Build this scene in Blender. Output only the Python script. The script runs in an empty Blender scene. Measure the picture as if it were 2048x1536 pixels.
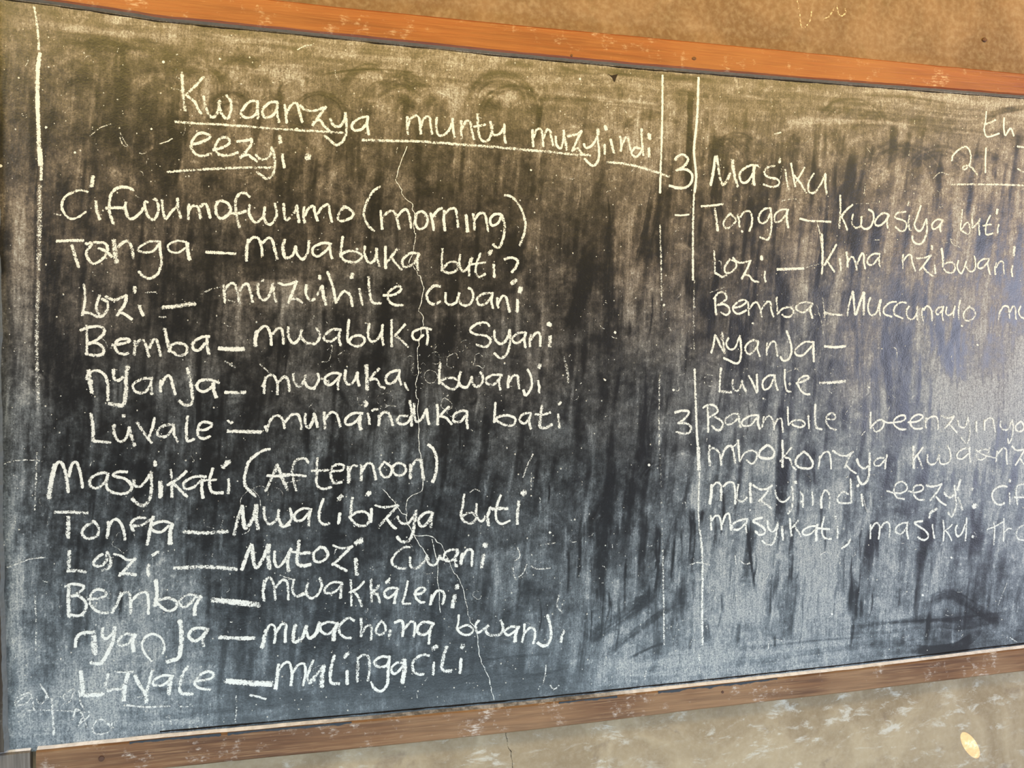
import bpy, math, random
import numpy as np
from mathutils import Matrix, Vector
rng = np.random.default_rng(7)
random.seed(7)
sc = bpy.context.scene

# ------------------------------------------------------------------ camera
W, H, F = 2048.0, 1536.0, 1538.0
DIST = 1.40                       # metres from the camera to the wall
YAW, PITCH = math.radians(12.6), math.radians(-0.8)
cam_d = bpy.data.cameras.new('camera')
cam_d.sensor_width = 36.0
cam_d.lens = F / W * 36.0
cam_d.clip_start = 0.02
cam = bpy.data.objects.new('camera', cam_d)
sc.collection.objects.link(cam)
CAM = Vector((0.0, -DIST, 1.45))
fwd = Vector((math.sin(YAW) * math.cos(PITCH), math.cos(YAW) * math.cos(PITCH), math.sin(PITCH)))
right = Vector((math.cos(YAW), -math.sin(YAW), 0))
up = right.cross(fwd)
rot = Matrix((right, up, -fwd)).transposed()
cam.matrix_world = Matrix.Translation(CAM) @ rot.to_4x4()
sc.camera = cam

# ------------------------------------------------------------------ world, lights, exposure
sc.view_settings.view_transform = 'Standard'
sc.view_settings.look = 'None'
sc.view_settings.gamma = 1.0
sc.view_settings.exposure = 0.0
sc.view_settings.use_curve_mapping = False
world = bpy.data.worlds.new('room_air')
sc.world = world
world.use_nodes = True
world.node_tree.nodes['Background'].inputs[0].default_value = (0.92, 0.95, 1.0, 1)
world.node_tree.nodes['Background'].inputs[1].default_value = 0.04

def area(name, loc, aim, sx, sy, col, power):
    d = bpy.data.lights.new(name, 'AREA')
    d.shape = 'RECTANGLE'; d.size = sx; d.size_y = sy
    d.color = col; d.energy = power
    o = bpy.data.objects.new(name, d)
    o.location = loc
    o.rotation_euler = (Vector(aim) - Vector(loc)).to_track_quat('-Z', 'Y').to_euler()
    sc.collection.objects.link(o)
    return o
area('warm_high_light', (0.5, -0.80, 2.50), (0.5, 0.0, 2.10), 3.6, 0.35, (1.0, 0.72, 0.18), 38)
area('cool_low_light', (0.3, -0.95, 0.28), (0.3, 0.0, 0.95), 3.2, 0.4, (0.66, 0.87, 1.0), 24)
area('window_light', (4.2, -2.35, 1.50), (1.2, 0.0, 1.3), 1.6, 1.5, (0.72, 0.77, 1.0), 125)
area('added_cool_fill', (-2.7, -1.9, 2.7), (0.3, 0.0, 0.9), 1.6, 1.0, (0.78, 0.84, 1.0), 50)  # added cool fill, placed to whiten the dusty ledge
def sunbeam(name, target, d, dist, angle, col, power):
    l = bpy.data.lights.new(name, 'SPOT'); l.spot_size = angle; l.spot_blend = 0.12; l.shadow_soft_size = 0.0
    l.color = col; l.energy = power
    o = bpy.data.objects.new(name, l); d = Vector(d).normalized()
    o.location = Vector(target) - d * dist; o.rotation_euler = d.to_track_quat('-Z', 'Y').to_euler()
    sc.collection.objects.link(o)

# ------------------------------------------------------------------ photograph geometry -> wall plane
def ray(px, py):
    px = np.asarray(px, float); py = np.asarray(py, float)
    a = (px - W / 2) / F; b = -(py - H / 2) / F
    R, U, D = np.array(right), np.array(up), np.array(fwd)
    return a[..., None] * R + b[..., None] * U + D
def at(px, py, y=0.0):
    """point of the plane at depth y that stands there on the wall"""
    d = ray(px, py)
    t = (y + DIST) / d[..., 1]
    return np.array(CAM) + d * t[..., None]
def photo_px(X, Z, y=0.0):
    v = np.stack([X - CAM.x, np.full_like(X, y + DIST), Z - CAM.z], -1)
    a = v @ np.array(right); b = v @ np.array(up); c = v @ np.array(fwd)
    return a / c * F + W / 2, -b / c * F + H / 2

# sunlight through a small hole in the roof lands on the wall below the board
_t = at(1940, 1490)
sunbeam('sunbeam', tuple(_t), (0.55, 0.42, -0.72), 1.5, math.radians(1.2), (1.0, 0.78, 0.42), 420)

# ------------------------------------------------------------------ helpers
def link(name, verts, faces, mat, parent=None, smooth=False):
    me = bpy.data.meshes.new(name)
    verts = np.asarray(verts, dtype=np.float32)
    me.from_pydata(verts.tolist(), [], faces)
    me.materials.append(mat)
    if smooth:
        me.polygons.foreach_set('use_smooth', [True] * len(me.polygons))
    me.update()
    o = bpy.data.objects.new(name, me)
    sc.collection.objects.link(o)
    if parent is not None: o.parent = parent
    return o
def empty(name, parent=None):
    o = bpy.data.objects.new(name, None)
    o.empty_display_size = 0.05
    sc.collection.objects.link(o)
    if parent is not None: o.parent = parent
    return o

def lattice(ix, iy, seed):
    h = (ix.astype(np.int64) * 374761393 + iy.astype(np.int64) * 668265263 + seed * 1442695041) & 0xFFFFFFFF
    h = ((h ^ (h >> 13)) * 1274126177) & 0xFFFFFFFF
    return ((h ^ (h >> 16)) & 0xFFFF) / 65535.0
def vn(x, y, seed=0):
    ix = np.floor(x); iy = np.floor(y); fx = x - ix; fy = y - iy
    fx = fx * fx * (3 - 2 * fx); fy = fy * fy * (3 - 2 * fy)
    a = lattice(ix, iy, seed); b = lattice(ix + 1, iy, seed)
    c = lattice(ix, iy + 1, seed); d = lattice(ix + 1, iy + 1, seed)
    return (a + (b - a) * fx) * (1 - fy) + (c + (d - c) * fx) * fy
def fbm(x, y, seed=0, octv=3, gain=0.55):
    s = 0; a = 1; t = 0
    for k in range(octv):
        s = s + a * vn(x * 2 ** k + 17.3 * k, y * 2 ** k + 9.1 * k, seed + k); t += a; a *= gain
    return s / t - 0.5
def spline(pts, step):
    p = np.asarray(pts, float)
    if len(p) == 2:
        q = p
    else:
        e = np.vstack([2 * p[0] - p[1], p, 2 * p[-1] - p[-2]])
        q = []
        for i in range(1, len(e) - 2):
            p0, p1, p2, p3 = e[i - 1], e[i], e[i + 1], e[i + 2]
            n = 8
            for t in np.arange(n) / n:
                q.append(0.5 * (2 * p1 + (p2 - p0) * t + (2 * p0 - 5 * p1 + 4 * p2 - p3) * t * t + (3 * p1 - p0 - 3 * p2 + p3) * t ** 3))
        q.append(e[-2]); q = np.array(q)
    s = np.r_[0, np.cumsum(np.hypot(*np.diff(q, axis=0).T))]
    n = max(2, int(s[-1] / step) + 1)
    u = np.linspace(0, s[-1], n)
    return np.stack([np.interp(u, s, q[:, 0]), np.interp(u, s, q[:, 1])], -1)

# ------------------------------------------------------------------ materials
class N:
    def __init__(s, name):
        s.m = bpy.data.materials.new(name); s.m.use_nodes = True
        s.t = s.m.node_tree; s.b = s.t.nodes['Principled BSDF']
        s.co = s.t.nodes.new('ShaderNodeTexCoord')
    def link(s, a, b): s.t.links.new(a, b)
    def inp(s, sock, v):
        if hasattr(v, 'is_linked') or isinstance(v, bpy.types.NodeSocket): s.link(v, sock)
        else: sock.default_value = v
    def mapping(s, scale, rot=(0, 0, 0)):
        m = s.t.nodes.new('ShaderNodeMapping')
        m.inputs['Scale'].default_value = scale; m.inputs['Rotation'].default_value = rot
        s.link(s.co.outputs['Object'], m.inputs[0]); return m.outputs[0]
    def noise(s, scale, detail=3, rough=0.55, vec=None, dist=0.0):
        n = s.t.nodes.new('ShaderNodeTexNoise')
        n.inputs['Scale'].default_value = scale; n.inputs['Detail'].default_value = detail
        n.inputs['Roughness'].default_value = rough; n.inputs['Distortion'].default_value = dist
        s.link(vec if vec is not None else s.co.outputs['Object'], n.inputs['Vector'])
        return n.outputs['Fac']
    def math(s, op, a, b=0.0, c=0.0, clamp=False):
        n = s.t.nodes.new('ShaderNodeMath'); n.operation = op; n.use_clamp = clamp
        s.inp(n.inputs[0], a); s.inp(n.inputs[1], b); s.inp(n.inputs[2], c)
        return n.outputs[0]
    def ramp(s, v, lo, hi, a=0.0, b=1.0, smooth=True):
        n = s.t.nodes.new('ShaderNodeMapRange')
        if smooth: n.interpolation_type = 'SMOOTHSTEP'
        s.inp(n.inputs['Value'], v)
        n.inputs['From Min'].default_value = lo; n.inputs['From Max'].default_value = hi
        n.inputs['To Min'].default_value = a; n.inputs['To Max'].default_value = b
        return n.outputs[0]
    def mix(s, f, a, b):
        n = s.t.nodes.new('ShaderNodeMix'); n.data_type = 'RGBA'
        s.inp(n.inputs[0], f)
        for k, v in ((6, a), (7, b)):
            if isinstance(v, tuple): n.inputs[k].default_value = (*v, 1)
            else: s.link(v, n.inputs[k])
        return n.outputs[2]
    def attr(s, name):
        n = s.t.nodes.new('ShaderNodeAttribute'); n.attribute_name = name
        return n.outputs['Fac']
    def bump(s, h, strength, dist=0.002):
        n = s.t.nodes.new('ShaderNodeBump')
        n.inputs['Strength'].default_value = strength; n.inputs['Distance'].default_value = dist
        s.link(h, n.inputs['Height']); s.link(n.outputs[0], s.b.inputs['Normal'])
    def out(s, col, rough=0.8, spec=0.3):
        if isinstance(col, tuple): s.b.inputs['Base Color'].default_value = (*col, 1)
        else: s.link(col, s.b.inputs['Base Color'])
        s.inp(s.b.inputs['Roughness'], rough); s.b.inputs['Specular IOR Level'].default_value = spec
        return s.m
    def sep(s):
        n = s.t.nodes.new('ShaderNodeSeparateXYZ'); s.link(s.co.outputs['Object'], n.inputs[0]); return n.outputs

CHALK = (0.86, 0.85, 0.80)
def mat_board():
    n = N('blackboard_paint')
    d = n.attr('dust')  # rubbed-in chalk plus the painted window sheen
    g1 = n.noise(380, 5, 0.75)
    g2 = n.noise(1.0, 5, 0.7, n.mapping((420, 420, 45), (0, math.radians(-5), 0)))
    g = n.math('ADD', n.ramp(g1, 0.34, 0.66, 0.35, 1.55, False), n.ramp(g2, 0.30, 0.70, -0.38, 0.42, False))
    g = n.math('MAXIMUM', g, 0.12)
    f = n.math('MULTIPLY', d, g, clamp=True)
    sp = n.ramp(n.noise(260, 2, 0.5), 0.67, 0.78, 0.0, 0.26)
    f = n.math('ADD', f, n.math('MULTIPLY', sp, n.ramp(d, 0.0, 0.12, 0.15, 1.0)), clamp=True)
    base = n.mix(n.noise(9, 4), (0.008, 0.008, 0.009), (0.017, 0.016, 0.016))
    # a thin film of chalk over black paint is tinted bluish, a thick one is white
    # (towards the ceiling the thin film turns brown)
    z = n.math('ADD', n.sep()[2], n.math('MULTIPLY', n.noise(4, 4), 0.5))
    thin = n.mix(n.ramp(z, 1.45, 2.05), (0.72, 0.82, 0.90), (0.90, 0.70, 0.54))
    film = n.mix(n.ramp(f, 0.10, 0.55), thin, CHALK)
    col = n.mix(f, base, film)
    n.bump(n.math('ADD', n.noise(300, 3), n.math('MULTIPLY', n.noise(22, 3), 2.0)), 0.30, 0.0010)
    return n.out(col, n.ramp(d, 0.0, 0.3, 0.36, 0.55), 0.5)
def mat_chalk(name='white_chalk', tone=CHALK, gain=1.0):
    n = N(name)
    c = n.attr('cover')
    g = n.math('ADD', n.math('MULTIPLY', n.noise(520, 3, 0.6), 0.62), n.math('MULTIPLY', n.noise(150, 2, 0.5), 0.38))
    g = n.ramp(g, 0.32, 0.68, 0.0, 1.0, False)
    e = n.math('SUBTRACT', n.math('MULTIPLY', c, 1.05 * gain), g)
    a = n.ramp(e, -0.05, 0.32)
    n.link(a, n.b.inputs['Alpha'])
    return n.out(n.mix(n.noise(300, 2), tuple(x * 0.80 for x in tone), tone), 0.9, 0.1)
def mat_wood(name, c_dark, c_mid, c_light, wear, wear_col, rough=0.5, spec=0.4, vertical=False):
    n = N(name)
    sc1 = (3, 60, 70) if not vertical else (70, 60, 3)
    sc2 = (14, 300, 420) if not vertical else (420, 300, 14)
    g = n.noise(1.0, 4, 0.6, n.mapping(sc1), 0.6)
    h = n.noise(1.0, 3, 0.6, n.mapping(sc2))
    big = n.noise(3.5, 3)
    col = n.mix(n.ramp(g, 0.32, 0.68), c_dark, c_mid)
    col = n.mix(n.ramp(h, 0.45, 0.75, 0, 0.6), col, c_light)
    col = n.mix(n.ramp(big, 0.42, 0.66, 0, 0.45), col, c_light)
    w = n.math('MULTIPLY', n.ramp(n.noise(22, 4, 0.7), 0.56, 0.70), n.ramp(n.noise(1.0, 3, 0.7, n.mapping((60, 200, 260))), 0.44, 0.6))
    col = n.mix(n.math('MULTIPLY', w, wear), col, wear_col)
    n.bump(n.math('ADD', g, h), 0.45, 0.001)
    return n.out(col, rough, spec)
def mat_wall():
    n = N('painted_plaster')
    z = n.sep()[2]
    edge = n.math('ADD', z, n.math('MULTIPLY', n.noise(3, 3), 0.05))
    upf = n.ramp(edge, 1.40, 1.50)
    b1 = n.noise(5.5, 5, 0.6, dist=0.8); b2 = n.noise(17, 4, 0.65, dist=0.5); b3 = n.noise(90, 3, 0.6)
    upc = n.mix(n.ramp(b1, 0.35, 0.65), (0.155, 0.088, 0.046), (0.225, 0.132, 0.074))
    upc = n.mix(n.ramp(b2, 0.52, 0.74, 0, 0.55), upc, (0.30, 0.20, 0.13))
    upc = n.mix(n.ramp(n.noise(11, 3), 0.55, 0.7, 0, 0.5), upc, (0.13, 0.085, 0.038))
    loc = n.mix(n.ramp(b1, 0.35, 0.65), (0.25, 0.175, 0.10), (0.40, 0.30, 0.185))
    sc1 = n.noise(1.0, 5, 0.75, n.mapping((17, 17, 40), (0, math.radians(25), 0)), 0.4)
    loc = n.mix(n.math('MULTIPLY', n.ramp(sc1, 0.52, 0.68, 0, 0.75), n.ramp(n.noise(5, 3), 0.40, 0.58)), loc, (0.58, 0.53, 0.45))
    loc = n.mix(n.ramp(b2, 0.56, 0.75, 0, 0.5), loc, (0.15, 0.10, 0.07))
    col = n.mix(upf, loc, upc)
    col = n.mix(n.ramp(b3, 0.35, 0.8, 0, 0.18), col, (0.6, 0.5, 0.38))
    n.bump(n.math('ADD', n.math('MULTIPLY', b1, 4.0), n.math('ADD', b2, n.math('MULTIPLY', b3, 0.3))), 0.35, 0.003)
    return n.out(col, 0.75, 0.25)
def mat_flat(name, c, rough=0.8, spec=0.3, metal=0.0, scale=120):
    n = N(name)
    col = n.mix(n.noise(scale, 4), tuple(x * 0.6 for x in c), tuple(min(1, x * 1.3) for x in c))
    n.b.inputs['Metallic'].default_value = metal
    n.bump(n.noise(scale * 2, 3), 0.4, 0.0008)
    return n.out(col, rough, spec)
def mat_ledge():
    n = N('chalk_dusted_wood')
    x = n.sep()[0]
    # chalk dust lies thick at both ends of the ledge and is wiped thin in between
    thick = n.math('ADD', n.ramp(x, -0.12, 0.10, 1.0, 0.0), n.ramp(x, 0.42, 0.62, 0.0, 1.0), clamp=True)
    d = n.math('ADD', n.math('MULTIPLY', thick, 0.75), n.ramp(n.noise(60, 5, 0.7), 0.35, 0.75, 0.0, 0.45), clamp=True)
    col = n.mix(d, (0.13, 0.115, 0.11), (0.90, 0.87, 0.91))
    n.bump(n.noise(140, 4), 0.4, 0.002)
    return n.out(col, 0.9, 0.15)

M_BOARD = mat_board()
M_CHALK = mat_chalk()
M_THIN = mat_chalk('faint_chalk', (0.78, 0.77, 0.73), 0.90)
M_WALL = mat_wall()
M_TOPWOOD = mat_wood('varnished_orange_wood', (0.17, 0.034, 0.007), (0.25, 0.058, 0.013), (0.31, 0.105, 0.032), 0.35, (0.75, 0.60, 0.45), 0.42, 0.45)
M_LOWWOOD = mat_wood('worn_brown_wood', (0.085, 0.034, 0.014), (0.21, 0.097, 0.04), (0.35, 0.20, 0.10), 0.85, (0.60, 0.50, 0.42), 0.6, 0.3)
M_GREYWOOD = mat_wood('grey_weathered_wood', (0.07, 0.055, 0.045), (0.14, 0.11, 0.09), (0.24, 0.21, 0.18), 0.5, (0.45, 0.45, 0.43), 0.7, 0.2, True)
M_UNDER = mat_flat('grey_smeared_paint', (0.32, 0.24, 0.16), 0.8, 0.2)
M_GREYSIDE = mat_flat('grey_painted_side', (0.16, 0.17, 0.175), 0.7, 0.2)
M_OVERRUN = mat_flat('blackboard_paint_overrun', (0.045, 0.05, 0.06), 0.7, 0.3)
M_DARKWOOD = mat_wood('dark_old_wood', (0.02, 0.014, 0.01), (0.05, 0.035, 0.026), (0.12, 0.10, 0.08), 0.3, (0.3, 0.28, 0.25), 0.8, 0.2, True)
M_DARK = mat_flat('dark_gap', (0.012, 0.009, 0.007), 0.9, 0.1)
M_LEDGE = mat_ledge()
M_RUST = mat_flat('rusty_iron', (0.11, 0.05, 0.03), 0.5, 0.5, 0.6, 900)
M_FLOOR = mat_flat('bare_cement', (0.24, 0.21, 0.17), 0.8, 0.3, 0.0, 14)
# ------------------------------------------------------------------ setting
def box(name, lo, hi, mat, parent=None):
    (x0, y0, z0), (x1, y1, z1) = lo, hi
    v = [(x, y, z) for z in (z0, z1) for y in (y0, y1) for x in (x0, x1)]
    f = [(0, 2, 3, 1), (4, 5, 7, 6), (0, 1, 5, 4), (2, 6, 7, 3), (0, 4, 6, 2), (1, 3, 7, 5)]
    return link(name, v, f, mat, parent)
wall = box('wall_back', (-3.0, 0.0, 0.0), (5.0, 0.15, 3.1), M_WALL)
wall['kind'] = 'structure'; wall['label'] = 'plastered classroom wall, ochre above the blackboard and grey brown below'
floor = box('floor', (-3.0, -4.0, -0.1), (5.0, 0.15, 0.0), M_FLOOR)
floor['kind'] = 'structure'; floor['label'] = 'bare cement classroom floor'

# ------------------------------------------------------------------ the blackboard
board = empty('blackboard')
board['label'] = 'long worn blackboard in wooden rails, covered with greetings handwritten in chalk'
board['category'] = 'blackboard'
YB = -0.006                        # front of the painted panel
TR, BR = 0.015, 0.015              # how far the rails stand out

P = lambda *a: np.array(a, float).reshape(-1, 2)
top_in = P(-260,-46, -100,-25, 95,0, 189,13, 315,33, 600,61, 1000,103, 1300,131, 1700,163, 2048,190, 2300,208, 2900,250)
top_out = P(-260,-90, -100,-72, 300,-28, 600,4, 668,12, 1044,50, 1300,74, 1600,103, 2048,147, 2300,172, 2900,231)
bot_in = P(-260,1537, -100,1520, 24,1507, 342,1475, 700,1443, 1050,1411, 1400,1373, 1700,1340, 2048,1297, 2300,1268, 2900,1196)
bot_out = P(-260,1601, -100,1585, 342,1536, 700,1500, 1050,1463, 1400,1420, 1700,1385, 2048,1343, 2300,1313, 2900,1240)
def plane_line(pts, y):
    q = at(pts[:, 0], pts[:, 1], y); return q[:, 0], q[:, 2]
tix, tiz = plane_line(top_in, -TR); tox, toz = plane_line(top_out, -TR)
bix, biz = plane_line(bot_in, -BR); box_, boz = plane_line(bot_out, -BR)
X_LEFT = -0.62
z_top = lambda x: np.interp(x, tix, tiz)
z_bot = lambda x: np.interp(x, bix, biz)
left_pts = P(-14,-120, -8,0, 0,300, 5,600, 6,850, 8,1000, 12,1200, 17,1400, 21,1500, 22,1560)
lx, lz = plane_line(left_pts, YB)
x_left = lambda z: np.interp(z, lz[::-1], lx[::-1])

# painted panel: a fine mesh whose "dust" attribute holds rubbed-in chalk, plus a painted window sheen at the right
xs = np.r_[np.arange(-0.57, 1.50, 0.00168), np.arange(1.51, 3.2, 0.01)]
NZ = 725
XX, TT = np.meshgrid(xs, np.linspace(0, 1, NZ))
ZT = z_top(XX) + 0.004; ZB = z_bot(XX) - 0.004
ZZ = ZB + (ZT - ZB) * TT
PX, PY = photo_px(XX, ZZ, YB)

COARSE = np.array([
 [40,38,42,44,42,42,46,48,52,52,52,50,50,52,54,56,58],
 [34,28,26,30,44,42,48,48,42,42,46,52,52,56,56,58,62],
 [30,28,21,19,26,26,26,28,28,32,44,42,34,40,46,54,56],
 [36,24,20,20,20,22,22,24,24,26,40,36,36,42,46,50,50],
 [34,22,18,18,22,28,24,22,22,18,38,32,36,38,44,46,48],
 [30,22,20,20,20,22,24,25,27,22,34,30,34,38,42,48,54],
 [30,22,20,20,20,20,22,22,24,24,30,33,38,42,46,54,58],
 [38,20,18,22,22,22,22,24,26,24,26,40,46,46,44,50,54],
 [40,24,26,30,26,22,22,24,30,26,27,50,54,52,44,42,44],
 [40,34,40,36,24,22,21,22,28,32,38,54,54,52,44,36,36],
 [44,44,48,40,28,22,21,19,22,30,52,54,52,46,38,32,36],
 [50,48,46,38,26,22,22,22,24,34,54,54,50,44,40,34,38]], float)
CY = np.array([60,180,310,440,570,700,830,960,1090,1220,1350,1460], float)
COARSE[1:6, 10:] -= np.array([5, 6, 7, 7, 6])[:, None]
COARSE[:6, :10] -= 1
COARSE[5:8, 15:] += 5  # window sheen at the right edge, put into the map as paler tone
COARSE[8:, 9:11] += 5; COARSE[9:, 0:4] += 4
def coarse(px, py):
    gx = np.clip(px / 128.0, 0, 15.999); ix = gx.astype(int); fx = gx - ix
    gy = np.interp(py, CY, np.arange(12)); gy = np.clip(gy, 0, 10.999); iy = gy.astype(int); fy = gy - iy
    fx = fx * fx * (3 - 2 * fx); fy = fy * fy * (3 - 2 * fy)
    return (COARSE[iy, ix] * (1 - fx) + COARSE[iy, ix + 1] * fx) * (1 - fy) + (COARSE[iy + 1, ix] * (1 - fx) + COARSE[iy + 1, ix + 1] * fx) * fy
wx = fbm(PX / 160, PY / 160, 3, 2) * 90; wy = fbm(PX / 160, PY / 160, 5, 2) * 90
V = coarse(PX + wx, PY + wy)
V += fbm(PX / 70 + 3 + wy / 60, PY / 90 + wx / 60, 11, 4, 0.65) * 34
# wiping streaks, mostly down the board
SX = PX + 0.10 * PY + fbm(PX / 500, PY / 450, 23, 2) * 60 + fbm(PX / 60, PY / 160, 25, 2) * 7
rightness = np.clip((PX - 1150) / 500, 0, 1)
amp = 0.8 + 0.75 * rightness
gate = 0.55 + 1.2 * np.clip(fbm(PX / 130, PY / 170, 29, 2) + 0.35, 0, 1)
st = fbm(SX / 34, PY / 300, 31, 2) * 16 + fbm(SX / 11, PY / 190, 37, 2) * 18 + fbm(SX / 4.2, PY / 70, 41, 2) * 13
edge_d = (ZT - ZZ) / 0.0009                        # rough distance below the top rail, in photo pixels
bot_d = (ZZ - ZB) / 0.0009
band = np.clip((edge_d - 55) / 75, 0, 1) * np.clip((bot_d - 25) / 60, 0, 1)
V += st * amp * gate * band * 0.72
# along the rails the cloth went sideways
EY = edge_d + fbm(PX / 120, PY / 60, 47, 2) * 26
hst = fbm(PX / 260, EY / 9, 51, 3) * 22 + fbm(PX / 90, EY / 4, 53, 2) * 12
V += hst * (1 - band) * 0.9
# dark strokes of a damp cloth: sharp negative streaks
ds = fbm(SX / 17, PY / 120, 61, 2)
V -= np.clip(ds - 0.11, 0, 1) * 120 * band * (0.5 + 0.8 * rightness)
ls = fbm(SX / 13 + 7, PY / 160, 67, 2)
V += np.clip(ls - 0.17, 0, 1) * 60 * band
V += fbm(PX / 9, PY / 9, 71, 2, 0.8) * 14 + fbm(PX / 34 + wx / 60, PY / 30 + wy / 60, 73, 3, 0.8) * 26
V += np.clip(fbm(PX / 5, PY / 6, 79, 2, 0.8) - 0.12, 0, 1) * 60 * np.clip(V / 40, 0.2, 1.2)

def swipe(pts, width, delta, seed=0, soft=0.5, bristle=0.6):
    """one pass of cloth or hand: path in photo pixels, bristled across"""
    global V
    p = spline(pts, 6.0)
    x0, y0 = p.min(0) - width * 1.3; x1, y1 = p.max(0) + width * 1.3
    m = (PX > x0) & (PX < x1) & (PY > y0) & (PY < y1)
    if not m.any(): return
    qx, qy = PX[m], PY[m]
    best = np.full(qx.shape, 1e9); side = np.zeros(qx.shape); along = np.zeros(qx.shape)
    L = 0.0
    for a, b in zip(p[:-1], p[1:]):
        d = b - a; l = np.hypot(*d) + 1e-6; d = d / l
        t = (qx - a[0]) * d[0] + (qy - a[1]) * d[1]
        tc = np.clip(t, 0, l)
        rx = qx - a[0] - d[0] * tc; ry = qy - a[1] - d[1] * tc
        r = np.hypot(rx, ry); s = -(qx - a[0]) * d[1] + (qy - a[1]) * d[0]
        k = r < best
        best[k] = r[k]; side[k] = s[k]; along[k] = (L + tc)[k]
        L += l
    r = best / (width / 2) + fbm(qx / 14, qy / 14, seed + 91, 2) * 0.5
    w = np.clip((1 - r) / soft, 0, 1); w = w * w * (3 - 2 * w)
    br = 1 + bristle * 2.2 * fbm(side / 3.2, along / 110, seed + 77, 2)
    end = np.clip(np.minimum(along, L - along) / (0.12 * L + 4), 0.25, 1)
    V[m] += w * delta * br * end

S = swipe
rs = random.Random(41)
def top_y(x): return 15 + 0.093 * x
# many older passes: arches under the top rail, long pulls down the board, hooks and flicks
for i in range(34):
    cx = rs.uniform(130, 1320) if i < 24 else rs.uniform(1420, 2030); cy = top_y(cx) + rs.uniform(95, 190); r = rs.uniform(28, 75)
    a0 = math.radians(rs.uniform(170, 215)); a1 = math.radians(rs.uniform(300, 365))
    pts = [(cx + r * math.cos(a0 + (a1 - a0) * t), cy + r * math.sin(a0 + (a1 - a0) * t)) for t in (0, .25, .5, .75, 1)]
    if rs.random() < .6: pts.append((pts[-1][0] - rs.uniform(0, 10), pts[-1][1] + rs.uniform(50, 140)))
    S(pts, rs.uniform(16, 46), rs.choice((-13, -9, 7, 9, -11)), 500 + i, 0.6, 1.1)
for i in range(230):
    x = rs.uniform(20, 2060); y = rs.uniform(top_y(x) + 120, 1330 - 0.1 * x); L = rs.uniform(70, 300); lean = rs.gauss(-0.09, 0.07) * L
    bow = rs.uniform(-14, 14)
    S([(x, y), (x + lean / 2 + bow, y + L / 2), (x + lean, y + L)], rs.uniform(9, 42), rs.choice((-12, -9, -8, 6, 7, 9)) * (0.8 + 0.5 * (x > 1150)), 600 + i, rs.uniform(.3, .8), 0.9)
for i in range(70):
    x = rs.uniform(20, 2040); y = rs.uniform(top_y(x) + 60, 1400 - 0.1 * x); a = rs.uniform(0, 6.28); L = rs.uniform(25, 80); c = rs.uniform(-.8, .8)
    S([(x, y), (x + L * .5 * math.cos(a), y + L * .5 * math.sin(a)), (x + L * math.cos(a + c), y + L * math.sin(a + c))], rs.uniform(10, 34), rs.choice((-9, 7, 9)), 900 + i, .7, 1.2)
for i in range(95):
    x = rs.uniform(1080, 1760) if i < 70 else rs.uniform(60, 2040); y = rs.uniform(960, 1230) if i < 70 else rs.uniform(300, 1200); L = rs.uniform(25, 110)
    S([(x, y), (x + rs.uniform(-3, 3), y + L / 2), (x - 0.05 * L + rs.uniform(-3, 3), y + L)], rs.uniform(4, 11), rs.choice((-26, -20, -30, 12, 16)), 1200 + i, .8, .7)
# sideways pulls along the rails
for i in range(46):
    x = rs.uniform(0, 1900); L = rs.uniform(120, 420)
    if i % 3: y = top_y(x) + rs.uniform(12, 85); dy = 0.093 * L
    else: y = 1480 - 0.1 * x - rs.uniform(8, 70); dy = -0.1 * L
    S([(x, y), (x + L / 2, y + dy / 2 + rs.uniform(-8, 8)), (x + L, y + dy)], rs.uniform(6, 26), rs.choice((-11, -8, 7, 9)), 1000 + i, .7, 1.0)
# dark passes
S([(1381,175),(1380,260),(1377,330),(1379,400)], 15, -34, 1)
S([(352,170),(345,240),(338,330)], 26, -16, 2); S([(240,150),(222,230),(210,300)], 60, -9, 3); S([(300,190),(285,260),(280,320)], 46, -9, 4)
S([(735,236),(745,190),(800,160),(850,185),(870,232)], 46, -20, 5); S([(790,230),(810,205),(840,215)], 30, -14, 6)
S([(470,175),(495,200),(478,260)], 30, -13, 7)
S([(640,150),(700,141),(760,139),(852,147)], 6, -26, 8, 0.8, 0.1)
S([(1190,545),(1230,600),(1250,690)], 50, -9, 9); S([(890,500),(905,640),(880,720)], 36, -8, 10)
S([(620,560),(600,650),(640,720)], 40, -6, 12)
S([(1225,960),(1210,1060),(1195,1180)], 34, -16, 13); S([(1262,930),(1255,1030),(1240,1130)], 26, -14, 14)
S([(1288,1010),(1284,1100),(1280,1170)], 20, -16, 15); S([(1350,1000),(1345,1100),(1338,1180)], 16, -10, 16)
S([(1384,1010),(1386,1080),(1380,1140)], 16, -26, 17)
S([(1320,1175),(1250,1230),(1165,1290)], 34, -20, 18); S([(1345,1210),(1290,1250),(1210,1310)], 18, -22, 19)
S([(1332,1285),(1300,1296),(1256,1318)], 7, -30, 20, 0.7, 0.1)
S([(1492,1040),(1498,1090),(1506,1150),(1512,1190)], 8, -34, 21)
S([(1560,1110),(1553,1160),(1548,1200)], 12, -24, 22); S([(1585,1105),(1580,1165)], 10, -26, 23); S([(1480,1240),(1474,1290)], 12, -26, 24)
S([(1408,1240),(1416,1290)], 22, -20, 25); S([(1548,1268),(1550,1300)], 8, -30, 26); S([(1725,1195),(1722,1240)], 9, -26, 27)
S([(1862,640),(1866,690),(1860,710)], 12, -24, 28); S([(1886,650),(1880,700),(1872,716)], 10, -28, 29); S([(1912,650),(1902,690)], 14, -22, 30)
S([(1836,570),(1850,620),(1858,660)], 22, -14, 31)
S([(1780,905),(1782,950),(1772,985)], 26, -22, 32); S([(1730,800),(1726,850)], 20, -16, 33); S([(1800,795),(1812,850)], 26, -14, 34)
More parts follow.
